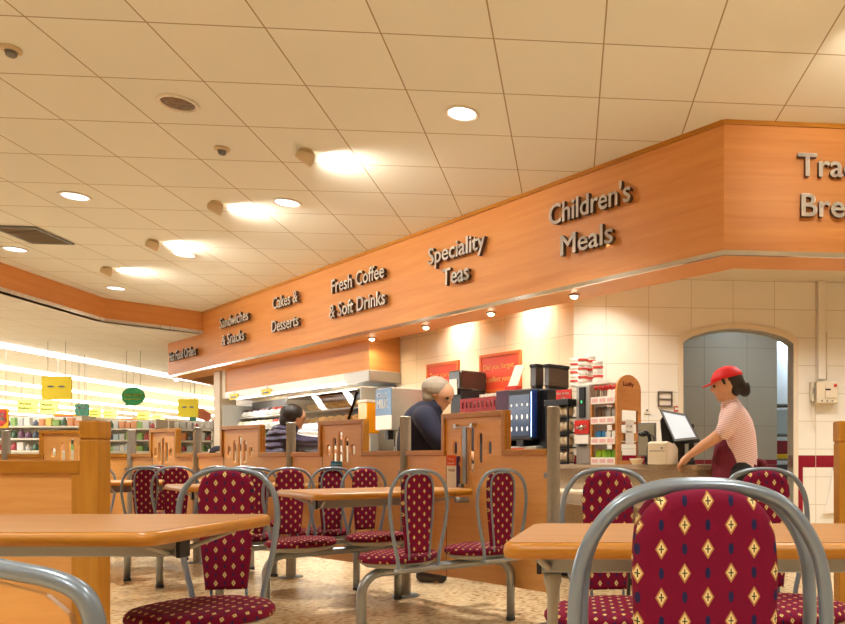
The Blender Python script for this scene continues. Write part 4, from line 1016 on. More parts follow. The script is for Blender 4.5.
# ---------------------------------------------------------------- chilled display with canopy
D0 = Vector((-3.02, 8.40, 0)); DLn = 4.25
t = thing('display_canopy', 'wooden canopy over the chilled food display', 'canopy', D0, ROTC)
MB().box(-DLn, 0, .0, .39, 2.0, 2.655).build('front_box', M_FASCIA, t); MB().box(-DLn-.12, -DLn, -.01, .39, 1.9, 2.655).build('end_post', M_CREAM, t)
MB().box(-DLn, .01, -.01, .39, 1.90, 1.995).build('light_trough', mat('trough_white', lin(226, 220, 208), .3), t)
MB().box(-.55, .02, -.018, .395, 1.865, 1.99).build('steel_corner', M_BRUSH, t, bevel=.01)
MB().box(-DLn+.1, -.6, .05, .11, 1.882, 1.899).build('tube_light', mat('display_tube', (1, 1, 1, 1), .3, emit=(1, .98, .94, 1), estr=4), t)
t_can = t
for x in (-3.4, -2.4, -1.3, -.5):
    p = wm(t) @ Vector((x, .1, 1.86)); lamp('AREA', 'display_light', p, 7, (1, .97, .9), direction=fn*.35+Vector((0, 0, -1)), size=.15, size_y=.8)
t = thing('cream_column', 'cream square column at the left end of the servery', 'column', wm(t_can) @ Vector((-DLn-.32, .1, 0)), ROTC)
MB().box(-.12, .12, -.12, .12, 0.08, 2.6).build('shaft', M_CREAM, t); MB().box(-.14, .14, -.14, .14, 0, .08).build('skirting', M_GREYP, t)
t = thing('chilled_display', 'open white chilled food display with lit shelves', 'display cabinet', D0, ROTC)
blk(t, 'base_cabinet', M_WHITE, -DLn, -.1, -.25, .39, 0.02, 1.12); blk(t, 'plinth', M_BLACK, -DLn, -.1, -.2, .38, 0, .02, 0)
blk(t, 'back_panel', mat('grey_inner', lin(90, 84, 78), .4), -DLn, -.1, .375, .395, .90, 1.86)
for x in (-DLn, -2.05, -.13): blk(t, 'side_panel', M_SHELL, x, x+.03, -.05, .375, .90, 1.80)
shz = [1.22, 1.42, 1.61]
for z in shz: blk(t, 'shelf', mat('shelf_white', lin(228, 226, 220), .3), -DLn+.03, -.13, .03+.08*shz.index(z), .375, z-.012, z, 0)
gl = MB().prism([(0, .9), (.03, .9), (.05, 1.4), (.16, 1.74), (.13, 1.76), (.02, 1.41)], (-1.98, -.2, 0), (0, 1, 0), (0, 0, 1), (1, 0, 0), 1.8).build('curved_glass', M_GLASS, t)
MB().tube([(-1.98, -.18, .92), (-1.98, -.17, 1.4), (-1.98, -.06, 1.75), (-1.98, .3, 1.78)], .012, 8).build('glass_frame', M_CHROME, t)
MB().box(-1.98, -.18, -.06, .3, 1.775, 1.787).build('top_rail', M_CHROME, t)
MB().tube(crom([(-DLn+.1, -.24, 1.02), (-DLn+.4, -.3, 1.12), (-3.2, -.3, 1.12), (-2.6, -.3, 1.12), (-2.3, -.24, 1.10)]), .04, 10).build('bumper_rail', M_NAVY, t)
MT = wm(t); kinds = {}
def food(kind, x, y, z, rz, label, group):
    if kind not in kinds:
        c = {'salad': lin(90, 110, 50), 'meat': lin(190, 70, 60), 'dark': lin(70, 44, 40), 'cream': lin(232, 214, 180), 'baguette': lin(220, 180, 110), 'roll': lin(212, 156, 84), 'orange': lin(240, 140, 20)}[kind]
        if kind in ('baguette', 'roll', 'orange'):
            o = thing(kind if kind != 'roll' else 'bread_roll', label, 'food', (0, 0, 0), 0, group)
            r_ = {'baguette': (.045, .11, .05), 'roll': (.065, .06, .05), 'orange': (.04, .04, .04)}[kind]
            MB().ell((0, 0, r_[2]), r_, 12).build('fruit' if kind == 'orange' else 'crust', mat('food_'+kind, c, .6, noise=.25, nscale=30), o)
            if kind != 'orange': MB().ell((0, 0, r_[2]*.9), (r_[0]*1.02, r_[1]*.92, r_[2]*.35), 12).build('filling', mat('filling', lin(214, 212, 140), .6, noise=.5, nscale=60), o)
        else:
            o = thing(kind+'_tub', label, 'food', (0, 0, 0), 0, group)
            MB().lathe([(0, 0), (.06, 0), (.075, .08), (0, .08)], seg=12).build('tub', mat('clear_tub', lin(220, 222, 220), .2), o)
            MB().ell((0, 0, .08), (.068, .068, .045), 12).build('contents', mat('food_'+kind, c, .6, noise=.5, nscale=50), o)
            MB().box(-.03, .03, -.078, -.062, .02, .055).build('label', M_WP, o)
        kinds[kind] = o
        o.location = MT @ Vector((x, y, z)); o.rotation_euler = (0, 0, ROTC+rz); return
    dup(kinds[kind], MT @ Vector((x, y, z)), ROTC+rz, label, group)
FG = {}
lay = []
for si, z in enumerate(shz):
    n = 20
    for i in range(n):
        x = -DLn+.14+i*(DLn-.34)/(n-1)
        if abs(x+2.04) < .09: continue
        f = i/(n-1)
        for row in range(2 if si < 2 else 1):
            y = .10+.08*si+row*.12
            if f > .52: k = 'baguette' if si != 1 else 'roll'
            elif si == 2: k = 'dark' if f < .22 else 'meat'
            elif si == 1: k = 'cream' if f < .3 else 'meat' if R.random() < .5 else 'cream'
            else: k = R.choice(['salad', 'cream'])
            lb = {'baguette': 'filled baguette', 'roll': 'filled bread roll', 'dark': 'tub of dark dessert', 'meat': 'tub of red fruit or meat', 'cream': 'tub topped with cream', 'salad': 'tub of green salad'}[k]+' on the '+['bottom', 'middle', 'top'][si]+' shelf of the chilled display'
            food(k, x, y, z+.001, R.uniform(-.15, .15), lb, lb.split(' on ')[0]+'s on the '+['bottom', 'middle', 'top'][si]+' shelf')
food('orange', -2.35, .1, shz[1]+.11, 0, 'single orange on top of tubs in the chilled display', 'oranges')
for (x, lb) in ((-3.9, 'left'), (-2.75, 'right')):
    p = wm(t_can) @ Vector((x, -.02, 1.86)); q = thing('price_ticket', 'yellow ticket hung on the canopy edge, %s of the two' % lb, 'ticket', p, ROTC, 'yellow tickets on the canopy')
    MB().box(-.16, .16, -.004, 0, 0, .09).build('card', mat('yellow_card', lin(250, 222, 30), .5), q); MB().box(-.10, .10, -.006, -.004, .03, .05).build('print', M_BLACK, q); MB().box(-.01, .01, -.001, .004, .09, .14).build('clip', M_WHITE, q)
# ---------------------------------------------------------------- kitchen beyond the arch
CE = CB+GX*cr
p = at(783, 500, 8.9)
t = thing('storage_rack', 'grey kitchen shelving seen through the right side of the arch', 'rack', (p.x+.05, 8.9, 0), YAW)
for x in (-.25, .22):
    for y in (0, .3): MB().box(x, x+.02, y, y+.02, 0, 1.66).build('upright', M_GREYP, t)
for z in (.3, .62, .95, 1.25, 1.62): MB().box(-.25, .24, 0, .32, z, z+.02).build('shelf', M_GREYP, t)
for (z, h, c, lb) in ((.64, .26, lin(70, 80, 90), 'dark grey crate low on the kitchen rack'), (.32, .24, lin(50, 55, 60), 'black crate on the lowest kitchen rack shelf'), (.97, .06, lin(236, 200, 30), 'yellow tray on the kitchen rack'), (1.04, .16, RT, 'dark red crate on the kitchen rack'), (1.275, .30, lin(180, 200, 214), 'pale blue container high on the kitchen rack')):
    o = MB().box(-.2, .2, 0, .28, 0, h).build('storage_crate', mat('crate_'+lb[:6], c, .4), origin=(0, 0, 0), bevel=.01)
    zz0 = {.97: .971, 1.04: 1.033, .64: .641, .32: .321, 1.275: 1.271}[z]
    q = wm(t) @ Vector((0, .02, zz0)); o.location = q; o.rotation_euler = (0, 0, YAW); tag(o, lb, 'crate')
# ---------------------------------------------------------------- sales floor: hanging signs and shelves
M_YEL = mat('yellow_sign', lin(250, 232, 10), .5); M_GRN = mat('green_sign', lin(20, 150, 80), .5); M_PY = mat('pale_yellow_sign', lin(238, 232, 120), .5); M_OY = mat('orange_yellow', lin(250, 190, 20), .5); M_DKG = mat('dark_green_sign', lin(40, 120, 90), .5)
def hang(px0, px1, py0, py1, D, label, m, shape='rect', words=(), wm_=None, group=None):
    a = at(px0, py1, D); b = at(px1, py0, D); w = b.x-a.x; h = b.z-a.z
    t = thing('hanging_sign', label, 'sign', a, 0, group)
    if shape == 'rect': poly = rbox_poly(0, w, 0, h, .03)
    elif shape == 'bubble': poly = [(w/2+w/2*math.cos(q), h*.56+h*.44*math.sin(q)) for q in [math.radians(-118+i*12) for i in range(30)]]+[(w*.12, 0)]
    elif shape == 'pennant': poly = [(0, h), (w*.35, h*.95), (w, h*.6), (w*.8, 0), (w*.4, h*.25), (0, h*.35)]
    elif shape == 'drop': poly = [(w*.5, 0), (w, h*.5), (w*.9, h), (w*.1, h), (0, h*.5)]
    MB().prism(poly, (0, 0, 0), (1, 0, 0), (0, 0, 1), (0, 1, 0), .02).build('board', m, t)
    for x in (w*.2, w*.8):
        if shape != 'pennant': MB().cyl((x, .01, h*.9), (x, .01, 2.91-a.z), .004, 6).build('wire', M_SHELL, t)
        else: MB().cyl((w*.3, .01, h*.9), (w*.3, .01, 2.91-a.z), .004, 6).build('wire', M_SHELL, t); break
    for (s_, fx, fy, fw, cp, mm) in words: text(s_, 'print', mm, t, (w*fx, -.003, h*fy), (1, 0, 0), Z3, (0, -1, 0), width=w*fw, cap=h*cp, depth=.002, bold=.02)
    return t, w, h
t, w, h = hang(41.5, 71, 376, 399.5, 12, 'square yellow hanging sign, the larger one at the left', M_YEL)
for q in (.32, .68): MB().ell((w*q, -.004, h*.55), (w*.12, .003, h*.04), 12).build('picture', M_GREYP, t)
t, w, h = hang(178, 198, 399, 417, 15, 'square yellow hanging sign left of the servery, the smaller one', M_YEL)
for q in (.32, .68): MB().ell((w*q, -.004, h*.55), (w*.12, .003, h*.05), 12).build('picture', M_GREYP, t)
hang(121.5, 144.5, 387, 408, 13, 'green speech bubble sign hanging over the shop', M_GRN, 'bubble', [('STAR ZONE', .1, .56, .8, .12, M_YEL), ('inspiration', .14, .40, .72, .08, M_YEL)])
def offers(px0, px1, py0, py1, D, label):
    t, w, h = hang(px0, px1, py0, py1, D, label, M_OY, group='Great OFFERS signs')
    MB().prism([(w*.12, h*.9), (w*.88, h*.9), (w*.88, h*.3), (w*.5, h*.08), (w*.12, h*.3)], (0, -.012, 0), (1, 0, 0), (0, 0, 1), (0, 1, 0), .011).build('shield', M_RED, t)
    text('Great', 'print', M_WP, t, (w*.25, -.014, h*.62), (1, 0, 0), Z3, (0, -1, 0), width=w*.5, cap=h*.17, depth=.002, bold=.02); text('OFFERS', 'print', M_WP, t, (w*.17, -.014, h*.36), (1, 0, 0), Z3, (0, -1, 0), width=w*.66, cap=h*.2, depth=.002, bold=.03)
offers(53, 76, 414, 431, 13.5, 'yellow and red Great OFFERS sign left of the booth post')
offers(119, 137, 418, 434, 15, 'yellow and red Great OFFERS sign right of the booth post')
offers(-5, 8, 408, 428, 12.5, 'yellow and red sign cut by the left edge of the photo')
hang(77, 86, 416, 431, 13.5, 'narrow orange and red sign beside the left Great OFFERS sign', M_OY, words=[('3', .2, .5, .6, .35, M_RED), ('for', .2, .2, .6, .2, M_RED)])
hang(75, 88.5, 404, 416, 14.5, 'small dark green hanging sign', M_DKG, words=[('FRESH', .15, .6, .7, .15, M_WP)])
for i, (a, b, y0, y1, D, lb) in enumerate([(17, 37.5, 400, 412, 17, 'first'), (39.5, 58, 401, 413, 17, 'second'), (89, 101, 409, 417, 22, 'third'), (103, 117, 410, 418, 22, 'fourth'), (137, 150, 412, 422, 24, 'fifth'), (152, 164, 414, 423, 24, 'sixth')]):
    hang(a, b, y0, y1, D, 'pale yellow aisle sign, %s from the left' % lb, M_PY, words=[('Aisle', .1, .6, .6, .2, mat('olive_print', lin(150, 150, 60), .5)), ('bakery', .1, .25, .7, .2, mat('olive_print', lin(150, 150, 60), .5))], group='pale yellow aisle signs')
hang(198, 211, 408, 424, 15.2, 'red and white pennant hanging beside the small yellow sign', mat('faded_red', lin(220, 130, 110), .6), 'pennant')
hang(189, 196, 417, 425, 15.3, 'little green drop shaped sign under the small yellow sign', M_DKG, 'drop')
pal = [lin(150, 190, 110), lin(200, 90, 96), lin(240, 240, 235), lin(110, 124, 150), lin(238, 216, 120), lin(150, 116, 150), lin(200, 220, 230), lin(96, 130, 110), lin(228, 160, 110), lin(245, 245, 245), lin(210, 215, 215)]
PM = [mat('product_%d' % i, c, .4) for i, c in enumerate(pal)]
proto = []
for i, m_ in enumerate(PM):
    if i % 2: o = MB().lathe([(0, 0), (.045, 0), (.045, .09), (.02, .12), (.02, .15), (0, .15)], seg=10).build('bottle', m_, origin=(0, 0, 0)); tag(o, '', 'bottle', 'bottles and boxes on the shop shelves')
    else: o = MB().box(-.055, .055, -.04, .04, 0, .14).build('carton', m_, origin=(0, 0, 0), bevel=.01); tag(o, '', 'carton', 'bottles and boxes on the shop shelves')
    proto.append([o, False])
cn = ['green', 'pinkish red', 'white', 'grey blue', 'yellow', 'mauve', 'pale blue', 'dull green', 'orange', 'bright white', 'grey white']
for gi, (px, D, wd2, lb) in enumerate([(20, 13.0, 2.2, 'far left'), (95, 17, 2.4, 'behind the booth post'), (125, 14.0, 1.2, 'below the right Great OFFERS sign'), (165, 19, 2.6, 'behind the narrow partition panel'), (190, 14.5, .9, 'below the small yellow sign'), (212, 17, 1.2, 'left of the cream column')]):
    p = at(px, 450, D)
    t = thing('shop_shelf', 'white shop shelf unit '+lb, 'shelf unit', (p.x, D, 0), 0, 'shop shelf units')
    MB().box(-wd2/2, wd2/2, .3, .35, 0, 1.75).build('back_panel', M_WHITE, t)
    for z in (.3, .7, 1.10, 1.32, 1.54): MB().box(-wd2/2, wd2/2, 0, .3, z, z+.03).build('shelf', M_WHITE, t)
    for x in (-wd2/2, wd2/2-.03): MB().box(x, x+.03, 0, .3, 0, 1.75).build('side_panel', M_WHITE, t)
    n = int(wd2/.13)
    for z in (1.10, 1.32, 1.54):
        for i in range(n):
            j = R.randrange(len(proto)); q = Vector((p.x-wd2/2+.15+i*(wd2-.28)/max(1, n-1), D+.1, z+.031))
            o, u_ = proto[j]
            if u_: o = o.copy(); COL.objects.link(o)
            else: proto[j][1] = True
            o.scale = (R.uniform(.8, 1.15), 1, R.uniform(.65, 1.1)); o.location = q; o['label'] = '%s %s on the shop shelf %s' % (cn[j], o['category'], lb)
for o, u_ in proto:
    if not u_: bpy.data.objects.remove(o)
# ---------------------------------------------------------------- people
def blob(bm, pts, seg=14, n=4, flat=None):
    """swept rounded limb: pts (x,y,z,r)"""
    C_ = crom([Vector(p[:3]) for p in pts], n); rr = []
    for i in range(len(pts)-1):
        for k in range(n): rr.append(pts[i][3]+(pts[i+1][3]-pts[i][3])*k/n)
    rr.append(pts[-1][3])
    bm.tube(C_, .01, seg, radii=rr)
    for i in (0, -1): bm.ell(C_[i], (rr[i],)*3, 12)
def fuse(bm, name, m, parent, voxel=.008, smooth=6, world=True):
    o = bm.build(name, m, None, origin=(0, 0, 0))
    r = o.modifiers.new('r', 'REMESH'); r.mode = 'VOXEL'; r.voxel_size = voxel; r.use_smooth_shade = True
    s = o.modifiers.new('s', 'SMOOTH'); s.factor = .5; s.iterations = smooth
    bpy.context.view_layer.update()
    me = bpy.data.meshes.new_from_object(o.evaluated_get(bpy.context.evaluated_depsgraph_get()))
    bpy.data.objects.remove(o)
    inv = wm(parent).inverted()
    if world: me.transform(inv)
    me.name = name; me.materials.clear(); me.materials.append(m)
    for p in me.polygons: p.use_smooth = True; p.material_index = 0
    o = bpy.data.objects.new(name, me); COL.objects.link(o); o.parent = parent; return o
def head(bm, c, r, f, tilt=0):
    """head centred at c, radius r, looking along unit vector f"""
    c = Vector(c); f = Vector(f).normalized(); s = f.cross(Z3).normalized(); u = s.cross(f)
    M = Matrix((s, f, u)).transposed().to_4x4()
    bm.ell(c+u*r*.18, (r*.80, r*.98, r*.88), 18, M); bm.ell(c+f*r*.28-u*r*.42, (r*.58, r*.60, r*.62), 16, M)
    bm.ell(c+f*r*.62-u*r*.82, (r*.26, r*.24, r*.2), 12, M)   # chin
    bm.ell(c+f*r*.97-u*r*.16, (r*.12, r*.20, r*.17), 10, M); bm.ell(c+f*r*.92+u*r*.02, (r*.09, r*.12, r*.22), 10, M)  # nose
    bm.ell(c+f*r*.82-u*r*.52, (r*.24, r*.13, r*.09), 10, M); bm.ell(c+f*r*.80+u*r*.22, (r*.42, r*.14, r*.1), 10, M)  # lips, brow
    for q in (-1, 1): bm.ell(c+s*q*r*.80-u*r*.08-f*r*.02, (r*.09, r*.17, r*.27), 10, M)  # ears
    return M, s, f, u
def eyes(parent, c, r, f):
    c = Vector(c); f = Vector(f).normalized(); s = f.cross(Z3).normalized(); u = s.cross(f); inv = wm(parent).inverted()
    for q in (-1, 1):
        MB().ell(inv @ (c+f*r*.80+s*q*r*.33+u*r*.06), (r*.12,)*3, 10).build('eye', mat('eye_dark', lin(30, 20, 18), .2), parent)
def hand(bm, w, d, up, side, s=1.0, curl=.6):
    """palm from wrist w along d, back of the hand facing up, thumb on side"""
    w = Vector(w); d = Vector(d).normalized(); up = Vector(up); up = (up-d*up.dot(d)).normalized(); l = d.cross(up)*side
    blob(bm, [(*w, .024*s), (*(w+d*.03*s), .026*s), (*(w+d*.06*s+l*0), .026*s)], 10)
    for i in range(4):
        o = (1.5-i)*.019*s; base = w+d*.065*s+l*o; L = (.066, .075, .070, .055)[i]*s
        a = d; p1 = base+d*L*.4-up*L*.05; p2 = p1+(d*math.cos(curl)-up*math.sin(curl))*L*.35; p3 = p2+(d*math.cos(curl*2)-up*math.sin(curl*2))*L*.3
        blob(bm, [(*(w+d*.03*s+l*o*.8), .0115*s), (*base, .0105*s), (*p1, .0098*s), (*p2, .009*s), (*p3, .008*s)], 8, 2)
    t0 = w+d*.015*s+l*.02*s; t1 = w+d*.045*s+l*.045*s-up*.01*s; t2 = t1+d*.03*s+l*.008*s-up*.012*s
    blob(bm, [(*t0, .015*s), (*t1, .012*s), (*t2, .0095*s)], 8, 3)
# --- server in red cap, leaning on the counter
PX0 = at(742, 470, 4.98); 
t = thing('person', 'person in red cap, pink striped shirt and burgundy apron leaning on the counter', 'person', (.74, 5.02, 0))
bm = MB(); hc = Vector((.645, 4.99, 1.468)); hf = Vector((-.96, .05, -.22))
head(bm, hc, .102, hf)
blob(bm, [(.70, 5.02, 1.25, .055), (.68, 5.01, 1.33, .052), (.662, 5.0, 1.41, .052)], 14)
for q, (ox, oy) in ((1, (0, .155)), (-1, (0, -.155))):
    blob(bm, [(.735, 5.02+oy*.4, .86, .075), (.745, 5.02+oy*.5, .70, .07), (.75, 5.02+oy*.55, .48, .056), (.765, 5.02+oy*.6, .30, .052), (.775, 5.02+oy*.6, .09, .036)], 14)
    blob(bm, [(.79, 5.02+oy*.6, .045, .04), (.70, 5.02+oy*.65, .035, .036), (.62, 5.02+oy*.7, .028, .028)], 12)
blob(bm, [(.72, 5.02, .90, .098), (.72, 5.02, 1.02, .095), (.712, 5.02, 1.15, .10), (.695, 5.02, 1.26, .085)], 16)
# arms: far one reaches the counter, near one too
sh1 = Vector((.665, 5.12, 1.275)); wr1 = Vector((.395, 5.20, .985))
wr1 = Vector((.60, 5.22, .90)); blob(bm, [(.70, 5.10, 1.27, .055), (*sh1, .052), (.655, 5.18, 1.16, .044), (.65, 5.20, 1.05, .040), (.625, 5.21, .97, .032), (*wr1, .024)], 14)
hand(bm, wr1, (-.25, .1, -.95), (-.9, 0, .2), 1, 1.0, .5)
blob(bm, [(.70, 4.93, 1.27, .055), (.685, 4.89, 1.25, .05), (.625, 4.87, 1.165, .045), (.555, 4.90, 1.10, .041), (.475, 4.98, 1.045, .035), (.400, 5.075, .985, .025)], 14)
hand(bm, (.400, 5.075, .985), (-.62, .45, -.62), (-.5, .3, .8), -1, 1.05, .8)
fuse(bm, 'body', M_SKIN, t, .0075, 4)
eyes(t, hc, .102, hf)
# striped shirt
m = mat('pink_striped_shirt', lin(224, 180, 176), .8); nt = m.node_tree; b = nt.nodes['Principled BSDF']; tc = nt.nodes.new('ShaderNodeTexCoord'); sp = nt.nodes.new('ShaderNodeSeparateXYZ'); nt.links.new(tc.outputs['Object'], sp.inputs[0])
f_ = mth(nt, 'GREATER_THAN', mth(nt, 'FRACT', mth(nt, 'DIVIDE', mth(nt, 'ADD', sp.outputs[2], mth(nt, 'MULTIPLY', sp.outputs[0], .25)), .013)), .62)
nt.links.new(mixc(nt, f_, lin(236, 214, 208), lin(206, 146, 150)), b.inputs['Base Color'])
bm = MB()
blob(bm, [(.735, 5.02, .84, .130), (.735, 5.02, .90, .130), (.735, 5.02, .965, .128), (.735, 5.02, 1.03, .124), (.728, 5.02, 1.12, .124), (.712, 5.02, 1.20, .118), (.692, 5.02, 1.27, .098), (.675, 5.02, 1.32, .07)], 18)
blob(bm, [(.70, 5.02, 1.28, .08), (.69, 4.93, 1.27, .07), (.665, 4.885, 1.225, .064), (.618, 4.87, 1.150, .063)], 14)
blob(bm, [(.70, 5.02, 1.28, .08), (.68, 5.11, 1.265, .07), (.665, 5.15, 1.20, .062), (.655, 5.18, 1.14, .060)], 14)
fuse(bm, 'shirt', m, t, .010, 5)
bm = MB(); blob(bm, [(.676, 5.01, 1.340, .064), (.69, 5.02, 1.30, .076)], 16); fuse(bm, 'collar', m, t, .009, 2)
# apron: front panel down the body
bm = MB()
blob(bm, [(.650, 5.02, 1.15, .060), (.655, 5.02, 1.05, .092), (.672, 5.02, .95, .128), (.685, 5.02, .72, .140), (.685, 5.02, .50, .14)], 16)
blob(bm, [(.735, 5.02, .93, .124), (.74, 5.02, .90, .128), (.735, 5.02, .80, .13)], 16)
fuse(bm, 'apron', M_BURG, t, .012, 6)
bm = MB(); blob(bm, [(.86, 4.98, .945, .02), (.895, 4.97, .93, .026), (.905, 4.96, .88, .02)], 8); blob(bm, [(.865, 5.0, .94, .016), (.875, 4.99, .87, .02), (.87, 4.98, .79, .014)], 8); fuse(bm, 'apron_bow', M_BURG, t, .006, 2)
bm = MB()
for oy in (.08, -.08): blob(bm, [(.735, 5.02+oy, .86, .095), (.745, 5.02+oy, .55, .08), (.765, 5.02+oy, .14, .062)], 14)
fuse(bm, 'trousers', M_DARK, t, .012, 3)
# hair and bun
bm = MB(); hu = Vector((.05, 0, 1)); 
bm.ell(hc+Vector((.034, 0, .030)), (.088, .088, .075), 16); bm.ell(hc+Vector((.058, 0, -.02)), (.052, .076, .062), 14); blob(bm, [(*(hc+Vector((.085, 0, .01))), .03), (*(hc+Vector((.115, -.01, -.01))), .045), (*(hc+Vector((.125, -.01, -.045))), .040)], 12)
for q in (-1, 1): blob(bm, [(*(hc+Vector((-.040, q*.072, .04))), .014), (*(hc+Vector((-.022, q*.080, .0))), .010)], 8)
fuse(bm, 'hair', M_HAIR, t, .006, 3)
bm = MB(); bm.ell((0, 0, 0), (.114, .103, .094), 20); 
# flatten the underside of the cap dome
for v in bm.bm.verts:
    if v.co.z < .012: v.co.z = .012+(v.co.z-.012)*.12
Mt = Matrix.Translation(hc+Vector((.006, 0, .036))) @ Matrix.Rotation(math.radians(-14), 4, 'Y'); bm.bm.transform(wm(t).inverted() @ Mt)
cp_ = bm.build('cap', M_CAP, t)
bm = MB(); pk = [(-.085, -.075), (-.13, -.062), (-.168, -.035), (-.18, 0), (-.168, .035), (-.13, .062), (-.085, .075), (-.05, .085), (-.05, -.085)]
bm.prism(pk, (0, 0, .010), (1, 0, 0), (0, 1, 0), (0, 0, 1), .007); Mt2 = Mt @ Matrix.Rotation(math.radians(-8), 4, 'Y'); bm.bm.transform(wm(t).inverted() @ Mt2); bm.build('cap_peak', M_CAP, t, bevel=.002)
MB().ell(wm(t).inverted() @ (Mt @ Vector((0, 0, .088))), (.008, .008, .005), 8).build('cap_button', M_CAP, t)
# --- customer in quilted jacket at the display
t = thing('person', 'dark haired person in a quilted purple jacket reaching into the chilled display', 'person', (-3.42, 7.35, 0))
bm = MB(); hc = Vector((-3.395, 7.35, 1.385)); hf = Vector((.72, .66, -.2))
head(bm, hc, .105, hf); blob(bm, [(-3.47, 7.35, 1.20, .06), (-3.42, 7.35, 1.30, .055)], 12)
blob(bm, [(-3.50, 7.35, .88, .14), (-3.52, 7.35, 1.02, .13), (-3.50, 7.35, 1.18, .12)], 16)
for oy in (.09, -.09): blob(bm, [(-3.5, 7.35+oy, .86, .09), (-3.48, 7.35+oy, .48, .06), (-3.5, 7.35+oy, .09, .04)], 12); blob(bm, [(-3.52, 7.35+oy, .045, .04), (-3.40, 7.39+oy, .035, .035)], 10)
wr = Vector((-3.03, 7.52, 1.175)); blob(bm, [(-3.42, 7.25, 1.22, .05), (-3.30, 7.32, 1.14, .045), (-3.18, 7.42, 1.14, .04), (*wr, .027)], 12); hand(bm, wr, (.75, .6, .05), (0, 0, 1), 1, 1.05, .4)
wr2 = Vector((-3.15, 7.6, 1.05)); blob(bm, [(-3.55, 7.5, 1.22, .05), (-3.42, 7.56, 1.05, .045), (*wr2, .027)], 12); hand(bm, wr2, (.7, .6, .0), (0, 0, 1), -1, 1.05, .5)
fuse(bm, 'body', M_SKIN, t, .009, 4); eyes(t, hc, .105, hf)
M_QU = mat('quilted_purple', lin(62, 54, 78), .45, noise=.3, nscale=12); nt = M_QU.node_tree; b = nt.nodes['Principled BSDF']
wv = nt.nodes.new('ShaderNodeTexWave'); wv.inputs['Scale'].default_value = 5; wv.inputs['Distortion'].default_value = 4; wv.bands_direction = 'Z'; tc = nt.nodes.new('ShaderNodeTexCoord'); nt.links.new(tc.outputs['Object'], wv.inputs['Vector'])
bp = nt.nodes.new('ShaderNodeBump'); bp.inputs['Strength'].default_value = 1; bp.inputs['Distance'].default_value = .03; nt.links.new(wv.outputs['Fac'], bp.inputs['Height']); nt.links.new(bp.outputs[0], b.inputs['Normal'])
bm = MB(); blob(bm, [(-3.50, 7.35, .80, .185), (-3.52, 7.35, .95, .185), (-3.53, 7.35, 1.08, .180), (-3.51, 7.35, 1.19, .150), (-3.46, 7.35, 1.265, .095)], 18)
blob(bm, [(-3.48, 7.26, 1.22, .085), (-3.36, 7.24, 1.15, .078), (-3.22, 7.36, 1.125, .068), (-3.10, 7.45, 1.15, .055), (-3.05, 7.50, 1.17, .042)], 14)
blob(bm, [(-3.53, 7.44, 1.22, .085), (-3.46, 7.52, 1.10, .075), (-3.24, 7.57, 1.05, .05)], 14)
fuse(bm, 'quilted_jacket', M_QU, t, .012, 3)
bm = MB(); blob(bm, [(-3.47, 7.34, 1.265, .085), (-3.44, 7.34, 1.285, .088)], 12); fuse(bm, 'collar', M_QU, t, .01, 2)
bm = MB(); bm.ell(hc+Vector((-.022, -.02, .04)), (.112, .112, .100), 16); bm.ell(hc+Vector((-.06, -.05, -.03)), (.07, .075, .08), 14); fuse(bm, 'hair', M_HAIR, t, .009, 3)
bm = MB()
for oy in (.1, -.1): blob(bm, [(-3.5, 7.35+oy, .82, .11), (-3.48, 7.35+oy, .5, .08), (-3.5, 7.35+oy, .13, .06)], 12)
fuse(bm, 'trousers', M_DARK, t, .014, 3)
for oy in (.09, -.09):
    bm = MB(); blob(bm, [(-3.53, 7.34+oy, .05, .048), (-3.38, 7.40+oy, .042, .042)], 10); fuse(bm, 'shoe', M_BLACK, t, .01, 2)
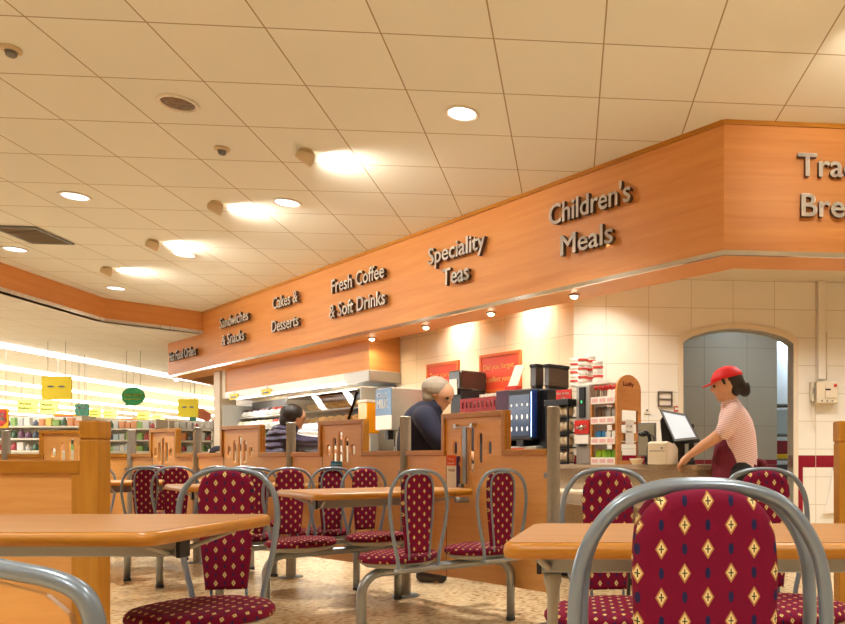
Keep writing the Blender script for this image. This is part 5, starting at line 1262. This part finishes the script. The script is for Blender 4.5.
# --- man in navy leaning at the partition
t = thing('person', 'grey haired person in a navy coat bending forward behind the partition', 'person', (-1.62, 5.80, 0))
bm = MB(); hc = Vector((-1.52, 5.78, 1.475)); hf = Vector((.86, -.2, -.46))
head(bm, hc, .11, hf); blob(bm, [(-1.60, 5.78, 1.30, .065), (-1.55, 5.78, 1.40, .06)], 12)
blob(bm, [(-1.66, 5.8, .88, .14), (-1.68, 5.8, 1.05, .14), (-1.65, 5.79, 1.26, .12)], 16)
for (ox, oy) in ((.04, -.08), (.42, .0)): blob(bm, [(-1.64+ox*.1, 5.80+oy, .86, .095), (-1.63+ox*.7, 5.80+oy, .48, .065), (-1.64+ox*1.05, 5.78+oy, .10, .045)], 12); blob(bm, [(-1.66+ox*1.05, 5.78+oy, .05, .045), (-1.54+ox*1.05, 5.74+oy, .04, .04)], 10)
wr = Vector((-1.32, 5.72, 1.02)); blob(bm, [(-1.58, 5.62, 1.27, .055), (-1.50, 5.58, 1.12, .048), (-1.40, 5.64, 1.04, .04), (*wr, .03)], 12); hand(bm, wr, (.85, .3, -.3), (0, 0, 1), 1, 1.1, .5)
wr2 = Vector((-1.38, 5.92, 1.02)); blob(bm, [(-1.66, 5.96, 1.27, .055), (-1.58, 6.0, 1.12, .048), (*wr2, .03)], 12); hand(bm, wr2, (.85, -.1, -.3), (0, 0, 1), -1, 1.1, .5)
fuse(bm, 'body', M_SKIN, t, .010, 4); eyes(t, hc, .11, hf)
bm = MB(); blob(bm, [(-1.65, 5.8, .72, .19), (-1.66, 5.8, .90, .185), (-1.68, 5.8, 1.08, .185), (-1.66, 5.79, 1.24, .165), (-1.61, 5.78, 1.33, .125), (-1.58, 5.78, 1.37, .09)], 18)
blob(bm, [(-1.63, 5.72, 1.29, .095), (-1.59, 5.62, 1.275, .09), (-1.54, 5.58, 1.20, .085), (-1.49, 5.575, 1.12, .078), (-1.41, 5.63, 1.05, .066), (-1.35, 5.69, 1.03, .05)], 14); blob(bm, [(-1.66, 5.88, 1.29, .095), (-1.66, 5.97, 1.27, .09), (-1.59, 6.0, 1.13, .085), (-1.45, 5.95, 1.04, .06)], 14)
fuse(bm, 'navy_coat', M_NAVY, t, .012, 4)
bm = MB(); bm.ell(hc+Vector((-.03, 0, .045)), (.118, .112, .10), 16); bm.ell(hc+Vector((-.07, 0, -.02)), (.07, .09, .08), 14); fuse(bm, 'hair', mat('grey_hair', lin(168, 156, 140), .7), t, .009, 3)
bm = MB()
for (ox, oy) in ((.04, -.08), (.42, .0)): blob(bm, [(-1.64+ox*.1, 5.80+oy, .86, .115), (-1.63+ox*.7, 5.80+oy, .48, .085), (-1.64+ox*1.05, 5.78+oy, .13, .065)], 12)
fuse(bm, 'trousers', M_DARK, t, .014, 3)
for (ox, oy) in ((.04, -.08), (.42, .0)):
    bm = MB(); blob(bm, [(-1.68+ox*1.05, 5.78+oy, .055, .052), (-1.52+ox*1.05, 5.74+oy, .045, .045)], 10); fuse(bm, 'shoe', M_BLACK, t, .01, 2)
